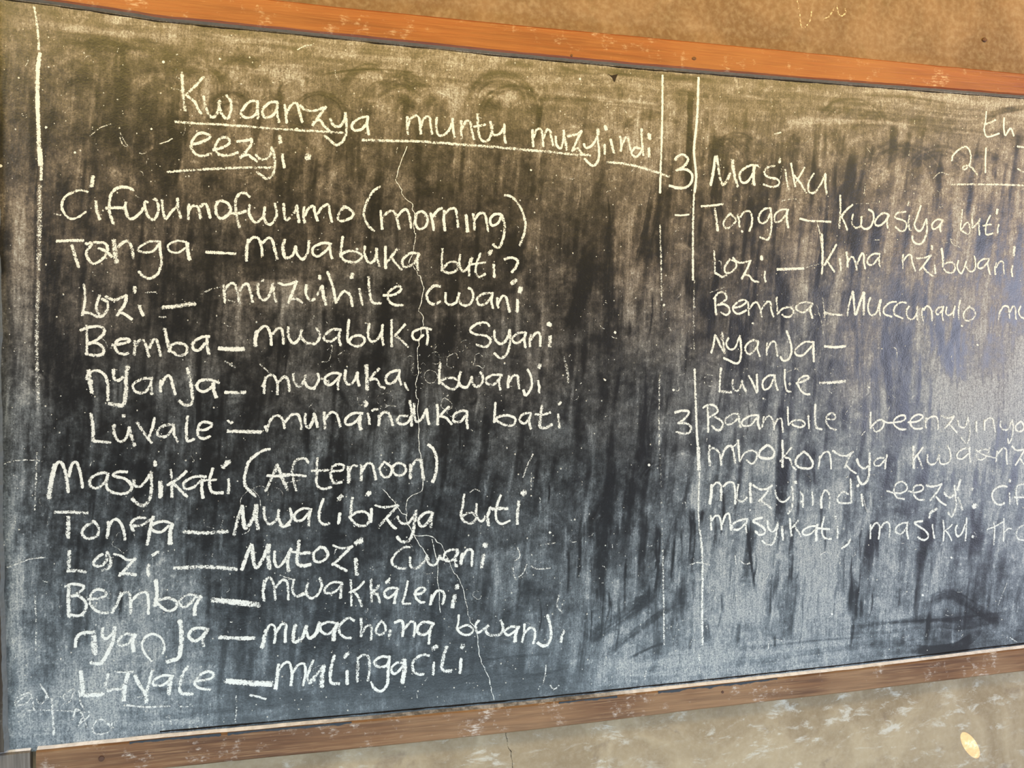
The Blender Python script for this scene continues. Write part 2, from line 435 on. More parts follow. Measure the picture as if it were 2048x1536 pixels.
S([(1945,1010),(1944,1060)], 12, -20, 35); S([(1790,1010),(1830,1030)], 34, -12, 36)
S([(1850,1205),(1900,1190),(1960,1222),(2005,1245)], 26, -16, 37); S([(1870,1245),(1920,1252),(2000,1240)], 22, -12, 38)
S([(1826,1298),(1870,1300),(1915,1292),(1952,1270)], 20, -32, 39, 0.3, 0.1)
S([(1838,1304),(1890,1303),(1945,1296)], 16, -34, 40, 0.3, 0.1)
S([(1115,905),(1100,960),(1075,1010)], 20, -9, 41); S([(885,880),(930,890),(905,940)], 44, -8, 42)
S([(145,850),(130,905),(120,960)], 30, -12, 43); S([(160,890),(150,930)], 20, -10, 44)
S([(692,1140),(693,1225)], 10, -14, 45); S([(718,1240),(716,1370)], 8, -16, 46)
S([(1012,1225),(1003,1270)], 24, -14, 47); S([(420,1380),(520,1400),(640,1400)], 40, -8, 48)
S([(640,1360),(900,1362),(1060,1360)], 40, -9, 49)
S([(1500,330),(1470,400)], 26, -8, 50); S([(1600,250),(1588,300),(1570,350)], 40, -9, 51); S([(1680,255),(1672,320)], 36, -12, 52)
S([(1740,270),(1735,330),(1720,390)], 20, -12, 53); S([(1790,270),(1780,380)], 22, -10, 54); S([(1990,300),(1988,345),(2000,360)], 16, -16, 55)
S([(1970,250),(1990,226),(2048,214)], 16, -18, 56); S([(1960,300),(1962,360)], 16, -10, 57)
S([(62,120),(64,250),(66,360)], 14, -14, 58); S([(72,370),(70,520),(68,700)], 10, -12, 59); S([(55,840),(52,900),(60,960)], 20, -10, 60)
S([(112,380),(104,600),(108,830)], 44, -5, 61)
# chalk rubbed or smeared on
S([(1548,254),(1600,242),(1655,244),(1740,243),(1792,248),(1842,273)], 15, 14, 70, 0.8)
S([(1420,250),(1450,262),(1490,300)], 40, 8, 71)
S([(430,600),(520,592),(620,590),(715,600)], 70, 11, 72, 0.6); S([(425,600),(500,568),(600,560)], 10, 10, 73)
S([(247,720),(250,770),(240,830)], 26, 17, 74, 0.7)
S([(243,1220),(225,1290),(205,1370),(215,1440)], 60, 12, 75); S([(150,1380),(240,1400),(300,1390)], 60, 8, 76)
S([(24,1000),(34,1200),(42,1440)], 56, 20, 77, 0.8, 0.4); S([(38,860),(40,960),(30,1060)], 30, 12, 78)
S([(42,380),(38,560),(45,700),(42,830)], 46, 13, 79, 0.6, 0.3)
S([(79,340),(79,430),(77,520),(74,640)], 12, 17, 80, 0.8, 0.2); S([(74,640),(74,780),(76,850)], 10, 10, 81, 0.8, 0.4)
S([(1340,180),(1338,330),(1342,470)], 24, 7, 82); S([(1365,400),(1358,560),(1362,760)], 26, 9, 83)
S([(560,70),(640,78),(760,95)], 26, 6, 84, 0.9, 0.8); S([(700,150),(860,170),(1010,210)], 70, 5, 85, 0.8, 0.8)
S([(1100,60+80),(1250,170),(1300,180)], 50, 5, 86, 0.8, 0.8); S([(600,120),(560,160),(640,180)], 60, 5, 87)
S([(1450,1120),(1480,1180),(1470,1260)], 60, 6, 88); S([(1640,1080),(1630,1180),(1600,1270)], 50, 5, 89)
S([(1150,1330),(1350,1320),(1600,1300),(1750,1285)], 34, 7, 90, 0.9, 0.8); S([(1190,1350),(1500,1340),(1700,1315)], 16, 10, 91, 0.9, 0.6)
S([(1930,650),(1990,660),(2048,650)], 60, 8, 92, 0.9); S([(1880,740),(1960,790),(2060,790)], 90, 7, 93, 0.9)
S([(1870,930),(1960,925),(2048,935)], 60, 6, 94, 0.9); S([(1500,850),(1600,880),(1720,860)], 60, 5, 95, 0.9)
S([(1720,720),(1730,790)], 20, 10, 96); S([(1120,760),(1135,800)], 8, 14, 97); S([(1375,620),(1370,700)], 20, 6, 98)
S([(1900,420),(1930,480),(1905,540)], 60, 6, 99, 0.9); S([(1905,165+30),(1980,215),(2048,230)], 30, 6, 100, 0.9)
S([(1840,330),(1860,360),(1870,400)], 40, 7, 101, 0.9)
S([(200,26),(225,40),(258,42)], 24, 14, 102, 0.7)
V = np.clip(V, 6, 62)
D = (V / 100.0) ** 2.2
relief = (fbm(XX * 9, ZZ * 9, 201, 3) * 0.0016 + fbm(XX * 60, ZZ * 60, 203, 2) * 0.0003)
nx = len(xs)
verts = np.stack([XX, YB + relief, ZZ], -1).reshape(-1, 3).astype(np.float32)
# the panel stops at the rough left rail
cut = (XX < x_left(ZZ) - 0.004).reshape(-1)
idx = np.arange(nx * NZ).reshape(NZ, nx)
quads = np.stack([idx[:-1, :-1], idx[:-1, 1:], idx[1:, 1:], idx[1:, :-1]], -1).reshape(-1, 4)
quads = quads[~cut[quads].all(1)]
me = bpy.data.meshes.new('painted_panel')
me.vertices.add(len(verts)); me.vertices.foreach_set('co', verts.ravel())
me.loops.add(quads.size); me.loops.foreach_set('vertex_index', quads.ravel().astype(np.int32))
me.polygons.add(len(quads))
me.polygons.foreach_set('loop_start', np.arange(0, quads.size, 4, dtype=np.int32))
me.polygons.foreach_set('use_smooth', np.ones(len(quads), dtype=bool))
me.update(calc_edges=True)
at_ = me.attributes.new('dust', 'FLOAT', 'POINT'); at_.data.foreach_set('value', D.reshape(-1).astype(np.float32))  # rubbed-in chalk plus the painted window sheen at the right
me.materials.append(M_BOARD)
panel = bpy.data.objects.new('painted_panel', me)
sc.collection.objects.link(panel); panel.parent = board
panel['label'] = 'dark grey painted surface with wiped chalk smears'
def surf_y(X, Z):
    return YB + fbm(X * 9, Z * 9, 201, 3) * 0.0016 + fbm(X * 60, Z * 60, 203, 2) * 0.0003

# ------------------------------------------------------------------ rails
def rail(name, xa, outer, inner, depth, mats, jit, seed, y_back=0.0, cham=0.0):
    """timber along x; cross-section: wall-in, front-in, front-out, wall-out (worn corners)"""
    zi = inner(xa); zo = outer(xa); s = float(np.sign((zo - zi).mean()))
    j = lambda k, a: fbm(xa * k, xa * 0 + seed, seed, 4, 0.7) * a
    c = 0.0022 + 0.0012 * (fbm(xa * 30, xa * 0, seed + 4, 3) + 0.5)
    prof = [(0 * xa + y_back, zi - s * cham + j(16, jit)), (0 * xa - depth + c, zi + j(22, jit)),
            (0 * xa - depth, zi + s * c + j(22, jit)), (0 * xa - depth + j(5, 0.001), (zi + zo) / 2),
            (0 * xa - depth, zo - s * c + j(13, jit * 0.6)), (0 * xa - depth + c, zo + j(13, jit * 0.6)), (0 * xa + y_back, zo + j(13, jit * 0.6))]
    n = len(xa); k = len(prof)
    v = np.stack([np.stack([xa, y, z], -1) for y, z in prof], 1).reshape(-1, 3)
    f = []; mi = []
    for i in range(n - 1):
        for q in range(k):
            a = i * k + q; b = i * k + (q + 1) % k
            quad = (a, b, b + k, a + k)
            f.append(quad if s > 0 else quad[::-1])
            mi.append(1 if q == 0 else 0)
    f.append(tuple(range(k)) if s < 0 else tuple(range(k))[::-1]); mi.append(0)
    f.append(tuple(range((n - 1) * k, n * k))[::-1] if s < 0 else tuple(range((n - 1) * k, n * k))); mi.append(0)
    o = link(name, v, f, mats[0], board)
    o.data.materials.append(mats[1]); o.data.polygons.foreach_set('material_index', mi)
    return o
xa = np.r_[np.arange(-0.60, 1.7, 0.006), np.arange(1.75, 3.2, 0.05)]
o = rail('top_rail', xa, lambda x: np.interp(x, tox, toz), z_top, TR, (M_TOPWOOD, M_UNDER), 0.0018, 301, 0.0, 0.0045)
o['label'] = 'orange varnished wooden rail along the top'
corner_x = at(62, 1504, -BR)[0]
xb = xa[xa > corner_x + 0.002]
o = rail('bottom_rail', xb, lambda x: np.interp(x, box_, boz), z_bot, BR, (M_LOWWOOD, M_LEDGE), 0.0014, 307, 0.0, 0.0075)
o['label'] = 'worn brown wooden rail with white chalk dust on its upper edge'
xc = np.arange(-0.60, corner_x - 0.0005, 0.004)
o = rail('corner_block', xc, lambda x: np.interp(x, box_, boz) - 0.01, z_bot, BR - 0.003, (M_GREYWOOD, M_LEDGE), 0.0014, 311, 0.0, 0.0075)
o['label'] = 'grey end block at the lower left corner'
# crack between the top rail and the painted panel: broken plaster edge, its shade put in as a thin dark lip
def lip(name, zf, y0, h, d, mat, seed, jit, x0=-0.6, x1=2.0):
    x = np.arange(x0, x1, 0.004); z = zf(x)
    up_ = fbm(x * 30, x * 0, seed, 4, 0.75) * jit; dn = fbm(x * 45, x * 0, seed + 9, 4, 0.75) * jit
    prof = [(y0, z), (y0 - d, z + 0 * up_), (y0 - d, z - h + dn), (y0, z - h + dn)]
    k = 4
    v = np.stack([np.stack([x, 0 * x + y, q], -1) for y, q in prof], 1).reshape(-1, 3)
    f = [(i * k + q, i * k + q + k, i * k + (q + 1) % k + k, i * k + (q + 1) % k) for i in range(len(x) - 1) for q in range(k)]
    f += [(0, 1, 2, 3), tuple((len(x) - 1) * k + q for q in (3, 2, 1, 0))]
    return link(name, v, f, mat, board)
o = lip('gap_shadow_strip', lambda x: z_top(x) - 0.0038, YB + 0.002, 0.0014, 0.0026, M_DARK, 317, 0.0032)
o.name = 'joint_dark_strip'; o['label'] = 'dark strip for the shade in the broken joint under the top rail'
o = lip('joint_dark_strip', lambda x: z_bot(x) + 0.0088, YB + 0.002, 0.002, 0.0030, M_DARK, 327, 0.003, -0.3, 2.0)
o['label'] = 'dark line where the panel meets the dusty ledge'
for xa0, xa1, sd in ((-0.345, -0.20, 341), (-0.19, 0.02, 343), (0.40, 0.52, 345), (0.60, 0.86, 347)):
    o = lip('paint_overrun', lambda x: np.interp(x, bix, biz) - 0.0004, -BR + 0.0008, 0.0035, 0.0014, M_OVERRUN, sd, 0.0075, xa0, xa1)
    o['label'] = 'ragged dark paint run over the rail edge'
# left rail
zz = np.arange(0.55, 2.35, 0.006)
xr = x_left(zz) + fbm(zz * 14, zz * 0, 331, 4, 0.75) * 0.006
xf = xr - 0.004 + fbm(zz * 26, zz * 0, 337, 4, 0.75) * 0.005
k = 4
v = np.stack([np.stack([xr, 0 * zz, zz], -1), np.stack([xf, 0 * zz - 0.018, zz], -1), np.stack([xf - 0.045, 0 * zz - 0.018, zz], -1), np.stack([xf - 0.045, 0 * zz, zz], -1)], 1)
zlo = z_bot(xr) - 0.0; keep = (zz > zlo) & (zz < z_top(xr) + 0.0)
v = v[keep].reshape(-1, 3); n = int(keep.sum())
f = [(i * k + q, i * k + (q + 1) % k, i * k + (q + 1) % k + k, i * k + q + k) for i in range(n - 1) for q in range(k)]
f += [(3, 2, 1, 0), tuple((n - 1) * k + q for q in range(k))]
o = link('left_rail', v, f, M_DARKWOOD, board)
o.data.materials.append(M_GREYSIDE); o.data.polygons.foreach_set('material_index', [1 if i % 4 == 0 and i < 4 * (n - 1) else 0 for i in range(len(f))]); o['label'] = 'chipped grey upright along the left edge'
# screw, knot and chips on the rails
def disc(name, px, py, y, r_px, depth, mat, parent, n=14, squash=1.0):
    c = at(px, py, y); r = r_px * 0.0009
    v = []
    for rr, dy in ((1.0, 0.0015), (1.0, -depth), (0.7, -depth * 1.5)):
        for i in range(n):
            a = 2 * math.pi * i / n
            v.append((c[0] + r * rr * math.cos(a), c[1] + dy, c[2] + r * rr * squash * math.sin(a)))
    f = [(L * n + i, L * n + (i + 1) % n, (L + 1) * n + (i + 1) % n, (L + 1) * n + i) for L in (0, 1) for i in range(n)]
    f.append(tuple(range(2 * n, 3 * n)))
    return link(name, v, f, mat, parent)
disc('screw_head', 203, 1517, -BR, 5.0, 0.0008, M_RUST, board)
disc('wood_knot', 1388, 117, -TR, 5.0, 0.0006, M_RUST, board, squash=0.7)
disc('nail_head', 1143, 111, -TR, 2.6, 0.0006, M_RUST, board)
disc('nail_head', 1445, 1384, -BR, 3.0, 0.0006, M_RUST, board)

# ------------------------------------------------------------------ chalk strokes
layer = [0]
class Ribbon:
    def __init__(s): s.v = []; s.f = []; s.c = []
    def stroke(s, pts, w, cover=1.0, soft=False, y=None, jit=0.16):
        """pts in photo pixels, w = full width in metres"""
        p = spline(pts, 2.6)
        q = at(p[:, 0], p[:, 1], YB if y is None else y); X, Z = q[:, 0], q[:, 2]
        if y is None: Y = surf_y(X, Z) - 0.00025
        else: Y = np.full_like(X, y - 0.0004)
        layer[0] += 1
        Y = Y - (layer[0] % 16) * 0.00002
        d = np.stack([np.gradient(X), np.gradient(Z)], -1); d /= (np.linalg.norm(d, axis=1)[:, None] + 1e-9)
        nrm = np.stack([-d[:, 1], d[:, 0]], -1)
        # caps
        X = np.r_[X[0] - d[0, 0] * w * .45, X, X[-1] + d[-1, 0] * w * .45]; Z = np.r_[Z[0] - d[0, 1] * w * .45, Z, Z[-1] + d[-1, 1] * w * .45]
        Y = np.r_[Y[0], Y, Y[-1]]; nrm = np.vstack([nrm[:1], nrm, nrm[-1:]])
        n = len(X); sd = layer[0] * 3.7
        t = np.arange(n)
        ww = w / 2 * (1 + jit * 2 * fbm(t / 5.0, t * 0 + sd, 401, 2)); ww[0] *= .45; ww[-1] *= .45
        cc = cover * (1 + 0.35 * fbm(t / 9.0, t * 0 + sd, 403, 2)); cc[0] *= .25; cc[-1] *= .25
        base = len(s.v)
        offs = ((-1.4, 0), (-.8, .80), (0, 1.0), (.8, .80), (1.4, 0)) if not soft else ((-1.6, 0), (-.8, .5), (0, 1), (.8, .5), (1.6, 0))
        for i in range(n):
            for o_, c_ in offs:
                s.v.append((X[i] + nrm[i, 0] * ww[i] * o_, Y[i], Z[i] + nrm[i, 1] * ww[i] * o_)); s.c.append(cc[i] * c_)
        for i in range(n - 1):
            for k in range(4):
                a = base + i * 5 + k; s.f.append((a, a + 1, a + 6, a + 5))
    def build(s, name, mat, parent):
        o = link(name, s.v, s.f, mat, parent)
        a = o.data.attributes.new('cover', 'FLOAT', 'POINT'); a.data.foreach_set('value', np.array(s.c, dtype=np.float32))
        return o

def parse(text, width):
    row = None; word = None; rib = None; x0 = y0 = 0; s = 1; words = []
    def flush():
        nonlocal rib
        if rib is not None and rib.v:
            kind = 'chalk_word'
            if word == '~dash': kind = 'chalk_dash'
            elif word == '~underline': kind = 'chalk_underline'
            o = rib.build(kind, M_CHALK, row)
            if kind == 'chalk_word': o['label'] = 'handwritten chalk "%s"' % word
        rib = None
    for ln in text.strip().splitlines():
        ln = ln.strip()
        if not ln: continue
        if ln[0] == '@':
            x0, y0, s = map(float, ln[1:].split())
        elif ln[0] == '=':
            flush(); row = empty('handwriting_row', board); row['label'] = 'chalk ' + ln[1:]
        elif ln[0] == '+': pass
        elif ln.startswith('w '):
            flush(); word = ln[2:]; rib = Ribbon()
        else:
            k = 1.0; parts = ln.split()
            if parts[0][0] == '*': k = float(parts[0][1:]); parts = parts[1:]
            a = np.array(parts, float).reshape(-1, 2) / s + (x0, y0)
            rib.stroke(a, width * k, 0.74 if word == '~underline' else 0.5 if k < 0.75 else random.uniform(0.78, 0.97))
    flush()
LEFT = """
@300 120 4.096
=heading
w Kwaanzya
262 100 265 180 272 280 288 418
440 138 370 215 290 285
298 288 370 350 392 400 425 442
*.6 170 232 220 240 285 268
440 295 452 370 485 450 515 472 555 430 572 335
558 345 572 400 600 462 640 478 665 400 658 330 625 290
875 338 820 340 765 395 748 445 790 475 850 460 882 400 880 332
880 335 880 410 886 482
1045 345 985 348 925 405 930 462 985 468 1032 420 1046 350
1044 360 1040 430 1058 515
1105 365 1112 440 1120 518
1116 440 1150 380 1200 352 1225 430 1246 512
1232 372 1270 408 1350 415 1442 385
1442 382 1390 455 1330 538
1340 512 1390 490 1430 545 1474 580
1478 480 1500 532 1550 545 1590 500 1600 430
1600 435 1610 540 1602 620 1565 680 1522 697 1480 662 1432 620
1782 466 1720 475 1655 530 1675 578 1740 562 1780 510
1784 462 1780 540 1792 612
w ~underline
*.85 205 505 350 518 500 525 800 545 1000 562 1200 575 1400 585 1590 597
w eezyi
338 690 400 682 490 635 455 602 395 605 348 660 340 720 380 775 440 785 500 768
515 738 600 715 652 680 635 640 585 638 540 690 538 745 580 780 660 778 722 758
712 668 780 662 835 648
838 650 820 710 738 805
745 792 800 778 840 805 882 832
868 775 900 812 950 812 990 775 1002 710
1002 710 1020 800 1020 890 1000 950 952 973 910 942 872 918
*1.3 1062 618 1066 682
1085 768 1090 820 1102 885
*1.9 1296 778 1290 812
w ~underline
*.9 145 918 300 905 500 893 700 885 880 882 1020 884
@700 170 2.926
w muntu
335 187 334 240 338 290
338 240 352 200 390 180 408 215 414 288
414 250 430 200 462 185 472 235 480 290
507 190 505 250 520 295 560 285 590 245 602 195
600 195 602 250 612 305
650 210 650 260 653 315
652 262 680 212 705 222 712 270 726 320
745 170 748 240 760 310 790 333 815 315 828 270 822 215
*.9 722 245 755 240 792 232
830 240 836 290 870 290 895 260 906 228
904 230 903 290 910 342
w muzyiindi
1068 262 1068 310 1072 362
1072 310 1092 262 1118 262 1128 310 1130 360
1130 315 1152 262 1172 272 1178 310 1190 358
1203 300 1208 350 1232 370 1248 325 1250 265
1250 265 1258 320 1270 382
1270 300 1320 290 1358 268
1356 268 1330 320 1298 388
1305 382 1332 370 1358 402
1368 345 1382 368 1420 350 1446 300
1446 300 1455 360 1455 430 1430 470 1400 460 1372 430
*1.4 1450 260 1452 290
*1.4 1492 240 1500 262
*1.1 1488 345 1492 375 1490 405
*1.1 1525 318 1535 360 1544 400
1580 300 1588 350 1584 388
1588 362 1612 308 1630 322 1642 380
1698 372 1665 368 1648 400 1672 422 1700 395 1714 350
1705 255 1708 330 1716 412
*1.7 1750 288 1752 316
*1.1 1748 368 1750 424
w ~underline
70 322 180 326 300 328 450 334 600 345 750 356 900 368 1020 380 1150 390 1280 404 1408 410
w ~underline
1503 452 1600 460 1700 482 1800 512 1868 537
w 3
1905 440 1922 415 1955 410 1978 435 1958 470 1908 500
1910 500 1970 495 2003 530 1990 580 1945 603 1868 590
@80 350 4.096
=first greeting heading
w Cifwumofwumo
*.8 392 138 330 125 250 150 195 195 180 270 225 345 275 358 330 335 378 300
*1.2 435 10 424 95
457 212 465 290 490 365
770 128 720 102 640 105 590 145 572 200 570 300 600 402
540 272 610 268 685 270
705 222 698 270 722 348 760 358 820 310 845 270
858 270 858 220 885 225
858 262 885 335 935 365 970 290 960 215 930 195
1000 205 1005 270 1028 360 1070 310 1125 250
1128 190 1132 270 1155 355
1218 235 1218 300 1216 362
1222 290 1250 255 1290 260 1300 270 1318 360
1310 262 1350 235 1375 270 1395 352
1440 225 1490 212 1545 240 1560 300 1490 358 1445 320 1442 260 1455 220
1720 182 1680 148 1630 160 1602 220 1610 330 1635 430
1565 312 1620 315 1690 295
1718 245 1715 320 1765 390 1830 340 1842 262
1830 330 1850 390 1895 402 1938 330 1925 232
1996 235 2002 310 2015 370 2048 350
@560 350 3.938
+
110 300 135 240
135 240 140 300 150 375
190 250 185 320 196 380
195 320 225 265 265 245 275 300 297 362
295 310 330 255 380 232 392 300 410 370
520 245 470 290 458 350 500 362 560 335 578 300 540 265 500 245
w morning
*.95 792 88 735 130 685 210 660 310 690 390 742 445
792 282 798 350 805 430
800 340 850 292 895 285 920 340 940 432
925 330 960 285 1000 275 1022 340 1035 420
1080 300 1065 370 1095 425 1150 400 1160 330 1125 290 1085 295
1185 300 1200 360 1210 435
1200 330 1240 280 1278 258
*1.1 1292 280 1290 360 1300 440
1300 300 1340 268 1380 268 1395 340 1402 412
*1.3 1465 315 1470 370 1478 448
1522 305 1530 370 1532 435
1535 350 1570 305 1610 305 1628 370 1638 445
1740 310 1690 310 1655 350 1670 398 1720 375 1748 310
*1.1 1745 310 1768 400 1760 490 1730 565 1700 568 1678 545
1765 158 1820 170 1880 230 1925 340 1930 430 1888 555
@80 350 4.096
=tonga morning row
w Tonga
135 542 240 538 358 536
*1.1 262 572 290 670 318 758
375 565 430 560 380 640 430 725 510 690 555 620 530 560 440 552
480 600 540 625 590 670
*1.5 605 530 615 620 628 720
640 590 690 545 730 550 755 610 765 685
*.8 985 545 900 545 830 580 800 615 860 635 930 620 975 560
980 545 985 620 995 710 970 800 900 848 840 825 808 788
*.8 1200 548 1120 540 1050 575 1065 625 1130 635 1190 600
*1.2 1205 555 1210 620 1225 695
w ~dash
1358 632 1480 638 1606 645
w mwabuka
*1.1 1710 520 1695 600 1690 705
1705 560 1740 515 1790 520 1815 590 1820 665
1820 560 1870 515 1905 540 1925 620 1945 690
2000 530 1992 600 2010 670 2048 680
@560 350 3.938
+
40 505 20 580 45 655 100 630 125 560
125 560 135 620 175 665 215 620 228 515
405 545 340 535 265 570 258 620 300 640 370 590 400 545
398 550 395 610 412 660
495 485 485 560 480 640 530 680 600 685 645 640 600 605 530 600 482 630
668 560 668 630 700 690 745 670 765 580
760 575 765 650 782 718
*1.1 830 565 830 650 832 738
925 580 880 640 840 690
870 640 915 700 960 748
1095 620 1030 615 965 670 980 725 1050 700 1095 625
1090 620 1080 680 1085 752
w buti?
*.9 1280 580 1275 670 1275 755
1275 745 1330 690 1390 690 1395 745 1340 772 1280 755
1420 625 1412 700 1440 760 1490 715 1515 650
1500 660 1490 730 1490 795
1580 618 1550 690 1540 770 1570 805 1618 778
*.8 1505 705 1620 688
*1.4 1668 595 1645 625
*1.1 1682 705 1688 805
1765 665 1820 650 1870 675 1860 720 1825 768
*1.5 1862 825 1822 858
@130 540 4.096
=lozi morning row
w Lozi
*.9 155 118 165 230 142 375
150 348 210 355 262 382 300 380 348 320 345 260 300 235
285 205 260 280 262 330 285 370
330 218 410 245 500 208
502 205 490 280 425 372
440 345 490 362 550 405
*1.2 570 140 572 186
*1.1 612 290 622 335 645 376
w ~dash
*1.4 798 308 930 295 1066 274
w muzuhile
*.7 1110 200 1180 165 1295 130
1300 120 1305 190 1312 270
1310 160 1350 115 1390 115 1415 190 1428 268
1430 170 1470 118 1500 120 1525 200 1538 262
*1.3 1618 82 1622 90
1580 110 1585 200 1625 245 1670 215 1700 120
1705 110 1712 190 1728 262
1745 105 1810 122 1900 95
1898 88 1870 170 1828 272
1840 250 1890 235 1945 268
1975 120 1975 200 2010 250 2048 235
@620 540 4.096
+
60 205 95 135
*1.2 100 130 110 210 132 285
*1.2 78 45 80 75
145 15 185 130 215 270
215 265 260 190 290 175 330 210 348 300
*1.3 348 30 340 70
405 150 418 230 428 285
480 55 485 150 500 245 530 272 582 272
600 208 680 205 740 170 740 135 690 145 640 190 645 250 690 285 762 290
w cwani
1068 135 1015 130 960 190 965 250 1010 282 1068 258
1112 185 1110 260 1150 285 1200 260 1222 185
1215 240 1245 285 1300 285 1335 230 1325 165 1295 148
1500 190 1420 195 1370 235 1385 285 1440 275 1490 215
1495 188 1485 250 1498 315
1535 230 1535 280 1545 310
1540 280 1575 215 1605 225 1620 280 1635 345
*1.8 1730 145 1715 185
*1.1 1698 240 1700 290 1695 345
@130 540 4.096
=bemba morning row
w Bemba
125 495 200 468 290 465 325 500 290 550 220 595 185 608
*.9 178 452 180 560 182 690
190 600 260 598 315 640 310 685 250 700 165 685
380 615 460 605 535 580 505 565 440 570 410 620 430 670 480 690 520 680
570 580 572 640 568 700
575 640 605 580 645 580 670 640 688 712
690 640 720 580 750 575 770 640 785 705
*1.2 815 480 835 570 862 668
850 670 880 610 950 600 1000 630 990 685 930 700 880 670
1185 545 1120 550 1050 600 1055 650 1100 655 1150 600
*1.1 1165 555 1165 620 1180 690
w ~dash
*1.4 1260 640 1340 648 1466 648
w mwabuka
*1.3 1575 500 1560 560 1560 620
1575 510 1620 465 1660 470 1685 540 1690 615
1700 525 1740 480 1775 485 1785 540 1790 605
1830 465 1830 540 1870 600 1920 560 1940 490
1935 545 1975 595 2048 605
@620 540 4.096
+
0 605 50 600 80 540 55 475
255 490 180 490 120 540 125 580 180 580 235 530 250 490
245 495 238 560 250 620
318 408 310 500 310 590 350 545 420 540 450 580 400 625 340 610 310 575
485 440 475 530 500 585 550 570 590 500 595 450
595 450 590 530 600 615
668 408 668 520 668 630
780 445 730 500 690 545
700 540 750 575 805 632
*.9 995 488 930 475 850 505 840 550 880 575 930 530
960 490 965 560 955 612
w Syani
1470 460 1440 432 1370 440 1310 490 1350 525 1440 540 1480 580 1440 630 1360 612
1510 495 1515 560 1560 605 1610 570 1635 490
1635 490 1640 590 1610 690 1560 720 1508 680
1770 510 1700 520 1655 565 1690 600 1740 570 1770 515
1768 510 1755 570 1765 635
1810 530 1800 580 1802 630
1805 580 1850 515 1885 530 1885 625
*1.7 1950 438 1968 452
*1.4 1968 540 1962 630
@130 710 4.096
=nyanja morning row
w Nyanja
175 200 200 150 270 128 330 170 350 250 352 372
*1.4 195 125 205 210 220 308
*1.1 400 118 400 180 430 210 480 180
*1.4 515 95 500 200 500 300 480 405 430 412 360 395
720 190 640 195 560 240 575 295 640 310 695 260 710 195
710 200 705 260 712 322
785 205 782 250 785 300
790 245 830 175 860 175 880 240 905 325
*1.1 1000 105 1025 200 1040 290 1040 390 990 412 935 375
1265 230 1200 205 1110 210 1080 260 1120 300 1180 280 1225 235
*1.2 1215 230 1220 290 1240 350
w ~dash
*1.1 1310 305 1400 308 1480 306
w mwauka
1640 180 1635 250 1630 315
*.9 1615 260 1660 175 1710 170 1740 240 1740 325
1745 230 1790 180 1825 200 1840 300
1870 150 1880 220 1920 260 1960 210 1970 165
1965 220 1990 265 2048 275
@620 710 3.938
+
0 265 40 250 70 190 60 145
90 180 150 210
245 155 190 140 125 170 120 220 160 235 215 190 240 155
235 160 220 220 222 272
280 120 275 180 295 230 340 215 375 135
375 135 375 190 388 245
*1.5 445 80 448 170 452 275
545 105 500 155 465 200
470 195 520 190 550 240 590 262
710 120 650 130 600 170 605 220 660 215 705 150
705 120 700 175 718 235
*.8 745 215 755 250 775 275
w bwanji
1028 60 1018 140 1018 225
1015 225 1050 190 1120 180 1170 205 1155 255 1115 270 1060 240 1020 205
1188 130 1170 200 1190 245 1240 250 1275 170
1275 170 1280 220 1310 250 1355 220 1360 165 1338 135
1515 160 1450 155 1390 185 1395 225 1450 230 1500 175
1495 160 1490 220 1498 275
1568 165 1560 215 1560 258
1565 220 1600 165 1635 165 1640 210 1648 265
1712 110 1740 170 1745 250 1700 318 1680 275
*1.7 1815 78 1798 100
1795 200 1805 250 1803 300
@130 710 4.096
=luvale morning row
w Luvale
*1.1 212 478 230 590 228 705
230 705 300 710 372 718
402 570 405 650 450 710 500 680 530 590
*1.1 525 590 545 670 572 745
592 548 640 630 710 720
735 515 715 600 680 690
900 575 840 570 770 605 765 660 830 665 885 600
890 580 895 650 925 712
1005 500 995 600 1000 700 1030 700 1060 688
1090 615 1160 610 1205 570 1165 550 1110 560 1088 620 1100 670 1140 685 1190 665
*1.3 480 490 484 505
w ~dash
*1.2 1330 622 1460 628 1610 632
w munqinduka
*.9 1335 535 1355 560 1375 545
1640 580 1655 625
1655 620 1680 540 1730 495 1780 520 1800 600
1800 550 1860 490 1910 490 1930 550 1935 610
1970 480 1968 550 1995 600 2030 550 2040 480
@620 710 3.938
+
0 560 40 470
40 465 50 520 60 570
*1.1 112 450 115 520 118 578
118 510 160 455 205 460 225 510 240 568
415 460 340 460 285 500 285 545 340 540 400 480
*1.3 395 475 390 530 400 590
*1.3 430 365 448 385 435 402
455 460 465 500 468 548
490 440 500 430 535 428
*1.1 545 475 545 520 542 555
545 490 580 450 620 460 640 510 652 555
770 480 710 480 685 520 720 545 770 530 800 480
785 360 800 450 800 560
820 380 820 450 835 525 880 500 915 430
*1.1 918 425 925 490 938 545
*1.1 1000 390 1008 470 1005 550
1095 405 1050 450 1015 490
1020 480 1070 495 1115 545
1245 445 1190 440 1130 475 1135 525 1190 520 1235 460
*1.2 1238 440 1235 510 1240 578
w bati
*.9 1460 375 1455 450 1450 530
1450 530 1480 490 1550 475 1615 500 1600 550 1540 552 1470 520
1745 455 1680 465 1650 510 1690 540 1735 490
*1.1 1740 455 1725 520 1740 580
*1.2 1828 395 1815 480 1810 560 1850 575 1905 545
1770 465 1830 470 1895 452
*1.2 1978 370 1955 390
1955 465 1958 520 1965 575
@80 880 4.096
=afternoon heading
w Masyikati
*1.5 125 200 95 320 75 485
*1.1 105 280 145 185 185 200 215 300 232 428
*1 235 300 262 200 300 185 330 270 350 390
565 275 500 270 420 310 410 370 460 395 530 350 560 280
560 270 545 350 560 410 640 440 720 430 752 380 700 320 600 290 640 262 718 262
770 325 775 370 820 380 870 330 915 260
*1.1 910 265 915 370 900 480 850 535 790 515 755 480
*1.2 945 175 942 212
*1.5 985 340 990 400 988 468
